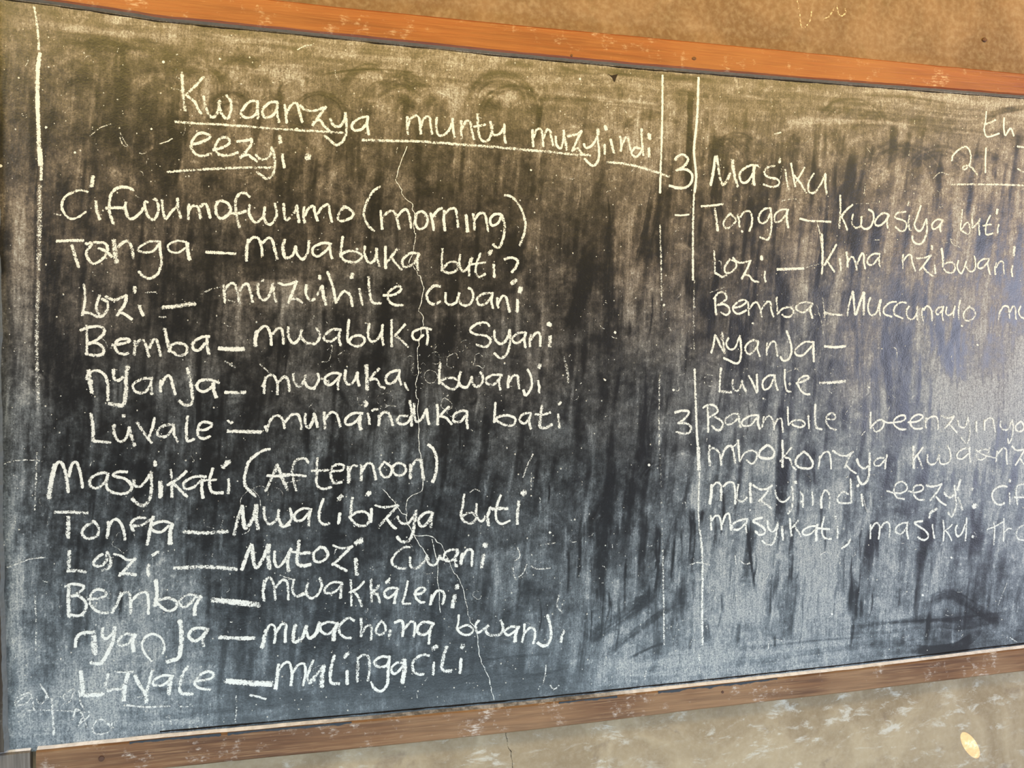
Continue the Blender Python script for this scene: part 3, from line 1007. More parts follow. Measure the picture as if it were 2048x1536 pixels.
1070 240 1080 340 1082 470
1200 255 1140 310 1045 370
*1.1 1085 350 1140 400 1205 465
1360 300 1270 300 1185 345 1190 400 1260 385 1330 320
*1.1 1330 330 1325 400 1335 475
*1.1 1418 232 1390 330 1410 425 1500 432
1340 330 1395 328 1445 325
*1.7 1548 175 1495 222
1545 320 1550 370 1540 440
w (Afternoon)
*1.1 1890 75 1820 90 1720 165 1685 260 1680 370 1765 460
*1.2 1945 200 1905 300 1850 415
*1.2 1945 205 1980 300 2030 410
1860 292 1950 295 2048 288
@560 880 3.938
+
225 180 190 145 120 165 95 240 110 330 128 400
*.9 20 270 110 275 205 285
*.95 295 140 290 240 290 350 340 385 405 370
*.9 245 243 310 240 385 238
400 245 480 240 505 205 460 190 410 215 400 280 430 335 490 330
*1.3 540 210 542 270 542 338
545 240 570 205 610 205
640 195 640 260 640 322
642 250 680 190 725 190 742 250 755 312
*.95 810 185 785 230 810 285 860 285 882 230 850 190 815 170
885 210 930 180 980 200 990 245 950 280 900 265 885 215
*1.2 1028 190 1028 250 1025 305
1030 220 1070 160 1100 155
*1.4 1110 155 1120 230 1130 315
*1.2 1165 35 1205 70 1235 160 1225 270 1200 332
@80 880 4.096
=tonga afternoon row
w Tonga
118 592 250 592 395 600
*1.4 232 625 232 710 230 800
450 665 370 710 345 770 400 808 470 780 478 710 430 660
560 670 560 740 545 805
555 740 590 665 640 655 680 720 700 820
870 640 790 640 745 690 770 750
760 700 830 700 910 650
*1.2 930 625 905 720 880 858
1090 690 1010 665 930 690 920 735 990 755 1060 700
*1.6 1080 690 1068 770 1065 850
w ~dash
*1.3 1180 750 1350 760 1540 748
w Mwalibizya
*1.1 1655 530 1620 650 1590 778
*1.3 1655 535 1680 720 1740 650 1768 560
*1.5 1772 530 1770 630 1785 730
1835 545 1840 630 1880 690 1940 650 1958 570
1950 640 1990 705 2048 690
@560 880 3.938
+
0 665 35 680 90 620 80 535
250 545 180 540 120 580 120 630 175 630 235 560
*1.2 238 550 228 610 225 675
342 462 310 560 310 630 350 665 388 655
*1.6 490 435 462 465
*1.2 472 575 462 662
*1.1 570 452 560 540 560 600
545 610 600 570 670 565 705 610 680 670 610 670 548 610
*1.6 708 412 688 430
720 540 720 590 715 650
*.9 745 512 820 530 930 512
*1.1 932 512 860 590 780 678
835 610 870 660 915 700
925 600 950 650 1010 655 1060 590
*1.2 1075 555 1060 640 1045 740 1010 795 960 800 920 760
*1.1 1210 575 1150 570 1095 620 1105 675 1150 665 1200 590
*1.2 1198 575 1188 640 1188 690
w buti
1450 425 1440 510 1425 590 1450 640 1510 655 1545 610 1500 570 1430 600
1550 500 1545 590 1585 640 1620 600
*1.2 1660 530 1635 600 1640 675
1740 432 1710 510 1700 610 1740 660 1812 635
*1.3 1665 545 1720 540 1795 540
*2 1930 405 1908 430
*1.2 1882 480 1870 570 1868 665
@110 1080 4.096
=lozi afternoon row
w Lozi
*1.2 118 88 115 170 112 255
*1.1 100 255 170 250 258 262
390 115 340 150 315 200 370 215 420 170 430 95
430 95 458 170 440 230 385 248
*.8 480 115 540 130 600 165 660 150
660 150 600 215 525 295
*1.1 530 275 600 278 665 285
*1.1 770 200 760 245 768 295
*1.1 845 98 795 128
w ~dash
*1.3 975 232 1150 222 1300 222 1490 238
w Mutozi
*1.2 1610 30 1570 130 1530 245
*1.4 1612 35 1640 220 1700 160 1750 35
*1.5 1752 35 1745 130 1758 235
1800 90 1800 180 1830 220 1880 170 1935 70
*1.2 1935 70 1905 170 1915 255
*1.2 2000 0 1990 90 1985 190 2048 215
1940 95 2048 110
@600 1080 3.793
+
*1.2 0 195 40 195 82 183
*1.2 0 100 40 98 80 95
*1.1 155 50 105 100 110 155 160 165 210 120 190 65 150 55
*.9 250 40 310 62 375 55
*1.1 398 45 330 110 245 190
*1.1 260 180 300 205 355 235
*2 470 0 420 30
*1.4 425 140 425 200 432 265
w cwani
835 55 790 55 720 110 695 170 740 210 805 215
*1.1 835 130 840 200 890 212 945 160 965 115
960 140 985 185 1030 185 1060 120
1060 115 1075 145 1120 150
1200 75 1140 75 1095 110 1100 155 1160 150 1200 90
*1.4 1195 80 1180 140 1185 200
*1.3 1232 100 1225 140 1220 180
1228 140 1270 75 1305 80 1305 140 1302 195
*2 1395 40 1415 35
*1.5 1395 110 1385 160 1375 208
@110 1080 4.096
=bemba afternoon row
w Bemba
82 382 140 362 220 370 235 395 180 440 130 460
*1.3 115 375 110 490 115 630
130 460 200 460 255 520 240 590 190 622 120 610
270 485 350 480 415 455 400 415 340 405 295 450 290 520 340 580 400 598 440 595
540 430 520 500 465 600
520 480 570 430 610 440 620 520 620 605
625 500 690 440 750 430 765 510 765 605
*1.3 825 325 835 440 820 540
815 480 850 530 930 580 990 555 990 500 920 475 850 490
1160 450 1080 450 1020 500 1050 550 1110 520 1150 470 1195 460
*1.3 1195 460 1150 540 1145 615
w ~dash
*1.9 1290 490 1470 508 1675 532
w mwakkaleni
1715 330 1705 410 1712 498
1710 400 1730 325 1765 310 1795 380 1805 490
1805 390 1860 330 1900 340 1910 410 1912 488
1960 320 1945 400 1975 460 2048 440
@600 1080 3.793
+
0 420 25 405 60 400
60 325 45 400 80 440 130 420 165 350 150 290
*.9 320 325 250 320 190 365 195 400 260 395 315 340
*1.1 318 325 310 390 305 445
*.9 385 300 390 400 390 500
485 315 440 365 375 400
410 390 445 440 470 505
538 295 540 380 542 470
*1.1 600 340 580 370 530 410
560 405 590 420 605 475
*1.1 680 290 650 330
740 365 680 365 640 400 660 440 710 415 745 370
*1.1 742 365 725 430 715 482
*.95 818 310 800 400 780 480 840 482
865 410 920 405 950 375 925 360 885 380 875 430 910 470 945 475
1000 415 990 490
*1.1 985 490 1030 395 1080 390 1095 430 1080 490
*2 1182 358 1200 355
*1.5 1175 415 1162 470 1158 515
@130 1230 4.096
=nyanja afternoon row
w Nyanja
*1.2 85 265 95 190 140 148 230 140
*1.8 240 135 238 220 245 325
310 105 305 170 340 195 390 150
*1.3 408 95 395 200 350 310 300 390 260 402 210 388
555 165 500 155 435 210 450 250 510 240 560 175
*1.3 575 155 555 230 565 300
*.9 640 220 660 180 720 155 790 190 815 260 800 320
*.8 640 200 630 260 665 330 710 380
*1.5 942 45 955 150 950 260 930 350 870 372 830 382
*1.2 1180 120 1110 105 1050 115 1015 165 1050 210 1110 190 1170 125
*1.1 1160 130 1130 200 1138 255
w ~dash
*1.4 1262 180 1400 190 1552 188
w mwachoma
*1.5 1650 120 1630 200 1615 265
1650 130 1680 80 1715 95 1725 160 1715 230
1720 160 1770 80 1810 80 1805 150 1805 225
*1.3 1890 80 1870 160 1880 220 1940 190 1980 90
1975 130 2000 190 2048 170
@620 1230 3.938
+
*1.3 0 185 50 140 75 55
200 65 150 55 85 80 90 130 140 150 190 110 215 65
*1.6 218 65 190 130 185 200
350 45 300 25 235 80 235 140 280 180 325 180
*1.1 402 25 405 90 402 170
410 140 450 85 485 100 480 200
565 50 530 90 520 140 560 155 595 120 585 70 560 45
*1.3 632 120 622 170
665 60 720 45 735 90 728 170
735 120 790 55 825 65 825 120 815 175
*1.1 965 65 900 55 850 90 850 140 900 155 950 110 975 65
*1.1 970 60 945 130 935 225
w bwanji
*.9 1172 0 1168 60 1160 110 1200 150 1255 155 1285 115 1240 80 1170 105
1330 40 1305 80 1320 140 1370 110 1405 85
*1.1 1405 80 1385 130 1430 160 1500 150 1520 90 1500 40
1650 95 1580 95 1535 130 1560 160 1610 130 1645 100
*1.3 1635 100 1618 160 1615 212
1690 70 1685 140 1670 215
1690 140 1735 100 1770 120 1770 175 1758 225
*1.3 1870 0 1895 100 1890 200 1840 245 1790 215
*1.2 2000 120 1985 165 1975 215
@130 1230 4.096
=luvale afternoon row
w Luvale
*1.4 130 460 140 560 150 660
*1.6 150 660 230 655 315 650
*1.1 355 480 335 560 345 620 400 610 460 605
*.8 410 465 480 468 560 462
*1.6 520 470 490 580 482 700
*1.2 572 490 610 570 665 660 665 720
*1.1 712 455 690 560 655 660
*.95 890 500 800 495 725 540 730 575 810 570 880 510
*1.6 870 510 858 580 850 650
*1.2 1005 420 960 500 940 590 955 640 1045 648
1075 540 1160 530 1215 500 1195 465 1140 470 1080 520 1065 570 1110 600 1195 612
w ~dash
*2 1320 540 1500 555 1695 565
w mulingacili
*1.3 1752 400 1740 500 1725 605
1740 470 1790 400 1835 390 1860 480 1850 580
1860 480 1910 410 1960 400 1970 480 1950 578
2035 370 2010 430 1985 500 2000 555 2048 530
@620 1230 3.938
+
0 520 40 480 100 410
*1.7 108 400 95 480 92 565
*1.2 192 315 165 420 165 530 230 540
*1.5 300 298 268 335
*1.2 292 440 292 545
*1.2 380 330 375 430 372 525
375 340 420 315 460 330 470 420 455 520
*1.1 620 330 560 330 505 370 530 405 600 400 625 330
*1.1 628 325 615 430 610 540 560 600 510 580 480 530
740 370 680 380 640 420 660 465 710 430 745 380
*1.7 740 350 745 430 725 535
*1.1 940 320 880 315 810 370 815 440 860 468 895 465
*1.7 1000 245 975 265
*1.1 975 370 970 470
*1.3 1078 248 1050 330 1040 420 1060 440 1115 440
*2 1190 245 1210 250
*1.3 1190 345 1185 400 1182 455
"""
RIGHT = """
@1320 210 5.12
=masiku heading
w 3
*.9 152 555 190 515 250 512 285 560 260 620 180 668
*.9 182 668 250 660 320 700 325 780 270 845 180 855 92 825
w Masiku
*1.3 565 525 545 680 515 825
*1.3 580 525 605 700 645 820 720 700
*1.5 738 560 755 700 795 840
1000 620 920 620 820 690 825 780 880 795 940 720 965 630
*1.5 965 625 955 720 962 820
1175 625 1110 635 1065 690 1110 740 1200 760 1220 810 1150 840 1055 812
*1.4 1225 545 1222 590
1280 660 1295 760 1315 862
1340 595 1360 700 1385 840
1480 640 1430 730 1385 800
*1.1 1370 720 1430 790 1498 900
1575 700 1520 800 1530 895 1590 890 1650 800 1695 700
*1.3 1695 705 1690 810 1705 915
@1690 210 5.721
=date at the top right
w th
*.85 1615 75 1605 200 1590 280 1625 365 1765 325
1590 225 1650 205 1725 170
1820 145 1815 250 1830 350 1870 290 1900 270 1930 355
w 21
1220 640 1240 570 1320 500 1390 480 1435 560 1430 660 1395 720 1350 742 1350 710 1400 695 1450 720 1510 800
1612 490 1605 640 1605 775
w J
1970 475 2120 490
2115 490 2110 620 2105 740 2040 765 1970 725
w ~underline
*1 1218 912 1400 908 1600 908 1800 912 2090 920
@1320 390 5.389
=tonga evening row
w ~dash
*.8 160 215 230 220 312 210
w Tonga
442 122 560 115 682 98
*1.3 590 145 605 250 620 385
760 195 700 260 685 330 730 360 800 300 820 265 770 215 740 205
*1.1 835 210 850 280 858 345
865 240 900 190 960 175 990 240 985 330 960 390
1185 140 1110 160 1060 240 1080 300 1140 290 1190 200
*1.1 1190 140 1200 260 1195 380 1160 480 1075 455
1385 160 1300 160 1235 220 1240 290 1300 280 1370 190
*1.2 1370 160 1365 260 1378 355
w ~dash
1505 255 1600 278 1700 282 1842 290
@1660 390 5.278
w Kwasiya
*1.1 105 0 108 150 95 350
240 100 170 160 120 230
115 225 150 290 180 370
240 200 230 300 275 350 320 320 335 230
330 230 330 330 380 360 430 330 460 250 450 180 405 155
625 210 560 190 490 250 475 310 520 325 580 280 620 210
*1.1 622 210 600 270 610 350
800 178 710 190 690 240 780 270 810 320 790 370 740 380 690 335
*1.1 835 75 815 112
840 215 828 290 840 372
960 110 910 250 890 320 930 380 970 360 1010 260
*1.2 1015 250 1020 380 985 490 930 520 880 490 865 430
1195 270 1130 260 1075 310 1085 360 1130 345 1180 290
*1.2 1185 270 1160 330 1165 390
w buti
*.9 1395 155 1385 260 1375 370 1430 300 1465 300 1465 410 1370 370
1495 200 1500 310 1500 350 1550 300 1580 260
1580 250 1570 330 1575 425
*.9 1690 215 1650 300 1640 400 1660 420 1720 405
*.9 1610 325 1650 318 1700 310
*1.4 1765 150 1755 200
1782 310 1770 350 1768 405
@1320 390 5.389
=lozi evening row
w Lozi
*.9 582 600 590 720 590 850
590 840 630 860 665 882 718 865
755 690 700 770 705 835 760 835 820 780 810 720 770 700
785 675 850 730 980 710
*1.1 970 715 930 810 878 905
900 855 960 870 1000 920 1065 942
*1.4 1092 660 1095 700
1130 825 1125 890 1140 935
w ~dash
*1.3 1260 803 1400 798 1550 792
*.6 1550 790 1650 760 1730 740
w Kima
*1.2 1745 420 1750 640 1742 850
*1.1 1900 535 1840 640 1770 760
*1.1 1790 700 1830 760 1880 830
@1660 390 5.278
+
*1.2 100 670 105 730 112 795
*1.2 168 600 180 680 180 765
185 710 220 655 250 670 270 730 280 795
285 730 330 620 355 640 355 710 370 780
525 620 450 625 395 680 400 730 450 735 510 660
*1.1 525 620 515 690 525 760
w nzibwani
770 630 765 700 770 780
775 690 820 635 855 640 870 720 900 805
910 668 990 665 1070 635
1065 635 1010 710 940 800
975 755 1020 810 1090 862
*1.3 1075 530 1075 575
*1.2 1105 740 1112 830
*1.3 1175 565 1190 660 1190 760
1190 750 1240 710 1300 720 1320 770 1290 820 1230 815 1200 780
1355 690 1340 760 1380 830 1410 780 1440 700
1435 760 1480 810 1530 780 1535 700 1520 640
1685 670 1610 680 1560 730 1570 775 1620 760 1675 690
1680 670 1665 740 1690 840
1755 720 1740 770 1745 840
1750 770 1790 705 1825 710 1832 780 1838 840
*1.5 1945 545 1935 640
*1.2 1925 745 1915 800 1925 860
@1340 560 5.389
=bemba evening row
w Bemba
*1.2 485 190 490 290 498 375
470 205 520 140 580 135 610 190 570 240 510 270
520 270 580 260 635 300 640 350 600 378 545 345
680 300 760 285 820 240 800 215 740 230 680 290 690 340 740 365 825 325
840 235 845 310 850 380
850 320 900 250 940 245 970 310 990 398
980 320 1040 240 1080 240 1090 320 1115 400
1148 185 1150 280 1158 380
1155 370 1210 310 1290 295 1330 330 1300 390 1240 398 1205 370
1530 260 1460 235 1370 270 1360 320 1430 350 1490 310 1535 255
*1.2 1530 250 1510 330 1535 415
w ~dash
*1.2 1660 352 1750 372 1850 378
@1680 560 5.565
w Muccungulo
*1 140 120 100 270 80 400
*1.2 142 130 155 270 170 390 210 280 260 130
*1.3 265 135 262 260 262 388
335 195 310 280 330 380 400 370 445 220
455 215 435 320 445 400
630 245 560 250 490 310 490 375 575 410
740 255 670 250 605 310 610 385 700 428
770 290 740 340 755 420 810 435 850 370 860 290
855 290 850 380 860 450
920 310 905 370 925 460
925 340 960 290 1005 320 1020 380 1020 455
1150 295 1090 310 1060 360 1090 385 1130 340 1150 295
1148 295 1135 380 1145 450
1185 300 1175 370 1210 395 1260 350 1280 290
1278 290 1262 350 1262 420
1338 225 1320 320 1320 440
1445 290 1380 360 1380 430 1430 455 1500 410 1495 340 1430 290
w mu
1790 330 1770 380 1762 440
1770 370 1820 295 1870 300 1880 370 1885 430
1885 360 1925 290 1950 320 1952 390 1958 440
2010 290 1985 350 2010 410 2070 420 2090 300
2095 300 2090 360 2105 430
@1340 560 5.389
=nyanja evening row
w Nyanja
485 590 470 690 442 785
*1.2 490 600 540 700 585 785
*1.1 562 565 575 680 590 785
630 620 605 690 640 745 700 730 750 600
*1.1 750 600 765 720 755 860 715 900 640 870 575 840
955 665 890 650 815 710 815 770 860 800 920 740 955 665
950 665 940 740 965 825
1045 680 1040 750 1040 812
1045 740 1090 670 1130 670 1145 740 1158 820
*1.1 1255 550 1290 650 1310 760 1280 850 1220 870 1190 825
1550 670 1450 670 1360 740 1355 800 1430 810 1540 700
*1.2 1545 665 1545 770 1548 880
w ~dash
*1.3 1665 715 1780 725 1890 712
@1330 720 5.12
=luvale evening row
w Luvale
*1.1 572 80 562 200 555 325
*1.2 555 322 620 325 680 330
695 200 690 270 720 315 760 300 790 215
*1.2 785 210 800 270 830 330
*1.1 855 160 900 240 940 335
*1.2 940 145 940 230 945 320
1130 160 1060 160 1000 220 1010 300 1070 280 1120 170
*1.1 1120 165 1130 240 1155 310
1228 95 1225 200 1245 310 1290 325
*1.4 1275 240 1280 255
1340 240 1420 215 1475 180 1440 160 1380 190 1360 240 1390 310 1440 350 1485 350
*.7 490 162 430 155 395 210 420 260 490 265
w ~dash
*1.4 1582 235 1700 232 1845 218
=baambile row
w 3
*1.1 98 540 170 520 245 530 200 600 130 650
*1.1 135 648 220 650 265 690 250 740 190 755 115 735
w Baambile
*1.1 432 460 440 600 440 740
388 490 440 458 510 470 540 520 500 560 450 590
*1.2 500 570 590 640 570 710 520 715 480 675
770 560 700 550 620 600 625 655 690 650 760 580
*1.3 755 570 760 630 775 690
960 565 880 570 795 620 800 670 870 670 940 590
*1.3 955 570 950 640 968 705
1010 580 1000 640 995 690
1005 640 1050 575 1090 590 1110 650 1115 720
1115 680 1150 610 1190 605 1200 670 1208 740
1255 480 1258 580 1262 665
1262 665 1320 620 1400 620 1435 660 1380 690 1320 670 1300 655
*1.1 1465 570 1470 640 1475 700
*1.2 1540 455 1535 580 1550 690 1610 710
1650 600 1720 610 1750 580 1710 545 1660 570 1650 630 1690 695 1755 715
@1700 790 5.885
w beenzyinyo
*1 242 200 240 300 240 395
240 390 300 320 370 290 400 340 370 400 300 435 270 380
*.9 380 300 440 325 510 325
510 325 600 310 650 280 640 240 580 245 520 290 520 350 580 400 660 405
680 320 780 315 840 280 855 245 800 230 740 260 705 320 740 385 800 400 855 390
895 270 890 330 892 390
895 300 950 260 1010 255 1035 310 1035 410
*1.1 1070 245 1150 270 1230 250
1220 255 1180 320 1115 390
1160 340 1220 400 1260 445
1270 300 1285 365 1350 380 1390 270
1385 255 1410 400 1400 520 1370 570 1330 530 1305 495
*1.3 1485 310 1488 440
1580 290 1582 350 1582 415
1585 310 1640 270 1680 280 1695 350 1710 435
1775 300 1770 370 1810 410 1860 400 1900 310
1910 290 1920 400 1905 500 1870 570 1855 510
2010 310 1950 360 1960 420 2020 425 2050 370 2015 310
@1380 880 5.689
=mbokonzya row
w Mbokonzya
*1.3 220 60 215 170 225 290
*1.1 225 90 290 100 340 170 355 290
*1.2 355 210 400 100 460 65 490 120 515 270
*.8 460 70 500 70 540 30
*1.2 545 0 555 120 565 240
565 245 620 150 700 120 760 150 750 230 700 270 640 225
*1.3 880 55 800 120 790 190 860 210 930 205 960 150 930 90 880 55
*1.2 1048 0 1055 150 1050 310
1155 80 1100 150 1025 240
*1.1 1070 200 1130 210 1160 290 1205 340
*1.2 1290 130 1210 210 1210 290 1290 320 1370 320 1395 260 1350 180 1295 130
*1.1 1475 180 1470 250 1455 325
1475 220 1520 145 1580 140 1600 220 1605 330
*1.1 1620 120 1700 170 1780 180 1860 130
1850 135 1800 220 1755 320
1775 280 1830 340 1890 380
1900 210 1930 290 1980 325 2020 300
*1.2 2045 150 2040 300 2030 420 1980 500 1930 480 1905 410
@1700 790 5.885
+
75 760 110 830 170 865 215 830
*1.1 235 685 235 800 225 940 200 1020
400 740 340 740 280 790 300 835 360 820 410 760
*1.1 435 700 420 770 412 870
w kwaanz
*1.3 745 600 742 720 745 860
*1.1 860 615 800 690 740 770
790 710 820 780 850 870
910 700 910 780 950 820 1010 790 1050 700
1050 700 1060 800 1130 810 1180 760 1180 680 1145 590
1410 630 1340 630 1270 680 1260 740 1320 750 1390 690
*1.2 1410 610 1405 700 1420 790
*.9 1640 650 1560 640 1490 690 1500 750 1560 760 1620 700 1645 620
*.8 1470 640 1560 700 1650 730 1720 740
1730 660 1725 720 1720 790
1740 690 1800 625 1840 650 1840 740 1850 815
*1.1 1905 600 1960 650 2060 640
2050 650 2000 740 1945 825
2000 750 2060 830
@1380 880 5.689
=muzyiindi row
w muzyiindi
*1.5 245 510 240 620 225 725
255 530 300 485 345 500 355 560
*1.4 350 560 355 620 352 690
375 530 430 485 490 490 510 560 515 620
*1.3 515 600 515 660 512 730
550 500 535 600 545 680 600 700 650 650
*1.4 685 490 685 600 690 715
*1.1 715 510 780 555 860 560 935 515
*1.2 930 520 870 600 785 700
*1.2 800 690 850 720 930 780
970 570 980 640 1030 695 1080 700 1140 640
*1.2 1160 530 1170 640 1160 760 1110 840
1250 590 1285 640 1285 765
1390 590 1395 680 1395 745
*1.3 1495 640 1490 700 1495 775
1500 640 1535 570 1575 600 1590 680 1582 775
*1.8 1190 485 1210 480
1810 620 1740 590 1680 650 1690 710 1760 720 1835 715
*1.1 1825 440 1830 560 1835 715
*1.1 1950 615 1955 680 1965 750
*1.8 1905 515 1912 520
@1700 940 5.885
w eezyi
430 245 500 265 600 270 670 225 650 160 590 135 530 180 515 260 560 330 640 340
680 245 760 265 840 240 860 200 820 175 760 190 740 250 760 310 810 350 870 350
*1.2 890 180 970 195 1080 165
*1.1 1075 170 1020 260 940 360
1010 310 1060 370 1130 415
*1.2 1100 260 1130 300 1180 320 1220 290
*1.2 1225 180 1240 300 1245 420 1220 500 1190 550 1150 500
*1.4 1300 110 1260 240
*1.3 1270 320 1300 400 1320 470
*2.2 1430 220 1440 225
*2.6 1445 420 1475 425
w cif
*1.1 1850 195 1780 190 1700 230 1670 310 1710 390 1770 410 1815 385
*1.1 1875 270 1880 400
*1.5 1875 110 1880 150
*1.1 2060 160 1980 180 1955 240 1960 330 1970 410
1930 320 2000 322 2060 320
@1380 1010 5.689
=masyikati row
w masyikati
*1.1 235 120 240 200 240 285
245 180 285 125 330 130 350 190 360 280
*1.1 365 220 400 120 440 100 455 180 465 285
655 160 590 165 490 215 490 270 560 275 640 200
*1.1 655 150 635 230 642 325
*1.2 825 145 760 155 715 185 780 220 845 270 845 320 790 340 740 295
880 175 890 260 930 300 970 280 1000 200
*1.1 1000 195 985 300 960 410 920 455 860 440 820 405
*1.3 1045 240 1050 320 1060 400
*1.1 1135 150 1140 250 1155 360
1235 170 1190 230 1135 270
*1.1 1180 220 1220 290 1270 360
1440 240 1360 245 1285 290 1290 335 1360 335 1430 280
*1.4 1450 220 1435 300 1438 405
1525 135 1500 250 1510 350 1560 385 1612 385
*1.1 1440 260 1500 270 1590 275
*1.5 1650 130 1655 160
*1.2 1675 240 1680 310 1678 375
*1.1 1830 385 1790 450 1725 495
@1700 940 5.885
w masiku
240 640 240 730 238 810
245 700 300 625 345 650 345 740 335 810
340 720 400 625 450 620 470 690 462 790
670 620 600 630 540 680 545 740 610 745 670 660
*1.2 672 610 668 720 685 810
*1.4 1020 455 950 500 932 560
855 600 755 620 820 670 890 720 920 780 870 825 790 790
*1 968 640 975 720 990 805
1090 590 1105 700 1095 835
*.8 1200 640 1150 690 1100 710
*.8 1120 710 1160 760 1195 830
1260 650 1240 700 1260 780 1310 750 1355 640
1370 560 1365 700 1355 835
*1.6 1435 780 1450 785
w the
*.9 1690 610 1700 700 1690 880
*.8 1610 700 1700 665 1800 610
*.8 1810 570 1810 700 1805 840
*.8 1805 740 1860 690 1900 690
*.9 2060 640 1990 680 1960 740 1975 810 2060 830
"""
parse(LEFT, 0.0050)
parse(RIGHT, 0.0045)

# ruled margin lines, freehand
def rule(segs, label):
    for pts, w, c in segs:
        r = Ribbon(); r.stroke(np.array(pts, float).reshape(-1, 2), w * .86, c)
        o = r.build('chalk_margin_line', M_CHALK, board); o['label'] = 'stretch of the ' + label
rule([((68,12, 73,40, 77,75, 78,100), .0045, .8), ((80,107, 76,140, 75,200, 77,260, 80,330), .0072, 1.0),
      ((82,298, 83,330, 82,360), .0052, .9), ((80,370, 79,450, 77,540), .009, .55), ((77,560, 74,640, 74,720, 77,800), .007, .55),
      ((74,905, 72,960, 70,1020), .004, .55), ((70,1190, 72,1250, 71,1310), .004, .5)], 'vertical chalk line left of the first column')
rule([((1325,150, 1324,250, 1321,340, 1320,386), .0052, 1.0), ((1320,450, 1322,520, 1323,600), .0042, .62), ((1319,745, 1318,820, 1318,905), .004, .55),
      ((1320,905, 1323,1000, 1325,1100), .0036, .42), ((1325,1100, 1327,1200, 1328,1290), .0046, .66)], 'vertical chalk line right of the first column')
rule([((1397,155, 1394,235, 1388,300, 1392,350, 1389,385), .0058, 1.05), ((1388,385, 1386,450, 1386,560), .0052, .9), ((1389,560, 1387,640, 1388,700), .0036, .5),
      ((1389,738, 1391,800, 1393,860, 1396,895), .0058, .9), ((1396,895, 1398,940), .0085, .9), ((1399,945, 1397,1010, 1398,1060), .0045, .75),
      ((1400,1060, 1404,1100, 1405,1160, 1404,1220, 1405,1290), .0062, .78), ((1398,1310, 1400,1350), .004, .6)], 'vertical chalk line left of the second column')

# the crack that runs down the first column
def crack(name, parent, segs, mat, w, cover, y=None, label=None):
    r = Ribbon()
    for s in segs:
        a = np.array(s, float).reshape(-1, 2)
        q = [a[0]]
        for u, v in zip(a[:-1], a[1:]):
            for t in (0.33, 0.66, 1.0):
                j = rng.normal(0, 1.3, 2) if t < 1 else 0
                q.append(u + (v - u) * t + j)
        r.stroke(np.array(q), w, cover, True, y, 0.35)
    o = r.build(name, mat, parent)
    if label: o['label'] = label
    return o
crack('surface_crack', board, [
 (814,293, 800,330, 791,360, 794,366, 804,380, 806,391, 824,407, 829,426, 829,462, 831,474, 827,502, 818,528, 834,543, 842,558, 848,577, 837,621, 847,635, 845,655, 840,677, 835,696, 836,730, 837,748, 831,768, 832,791, 837,800, 837,837, 838,862, 838,898, 842,913, 847,954, 843,982, 815,999, 814,1025, 815,1048, 827,1069, 839,1090, 853,1109, 858,1122),
 (763,976, 789,1004, 804,1027, 814,1032), (827,1070, 865,1074, 882,1088, 898,1120, 908,1146, 919,1159, 928,1185, 936,1230, 945,1249, 953,1263, 958,1299, 963,1326, 975,1349, 983,1377, 988,1400),
 (864,1078, 875,1125, 878,1178, 881,1225)], M_CHALK, 0.0017, 0.95, None, 'thin pale branching crack down the panel')

# flaked paint with chalky outlines
def flake_loop(cx, cy, r, seed, sq=1.0):
    n = 9; a0 = seed * 1.7
    pts = []
    for i in range(n + 1):
        a = a0 + 2 * math.pi * (i % n) / n * 0.98
        rr = r * (0.75 + 0.5 * ((math.sin(i % n * 12.9 + seed) * 43758.5) % 1))
        pts.append((cx + rr * math.cos(a), cy + rr * sq * math.sin(a)))
    return pts
fl = Ribbon()
for i, (cx, cy, r) in enumerate([(884,700,16),(905,722,14),(868,716,12),(922,694,10),(960,722,13),(978,716,10),(820,722,11),(832,742,9),(860,752,13),(845,735,8),(842,772,6),
                                 (930,688,8),(892,808,12),(905,826,10),(726,798,12),(770,800,14),(500,1000,22),(520,985,14),(430,1040,20),(246,1085,18),(1035,1140,16),(1025,1105,10),
                                 (1148,792,8),(1480,1020,14),(660,600,8),(548,990,16),(955,1190,8),(640,1340,12)]):
    fl.stroke(np.array(flake_loop(cx, cy, r, i)[:random.choice((7, 8, 10))]), 0.0016, random.uniform(.5, .8), True)
o = fl.build('flaked_paint_edge', M_THIN, board); o['kind'] = 'stuff'; o['label'] = 'pale outlines of flaked paint patches'

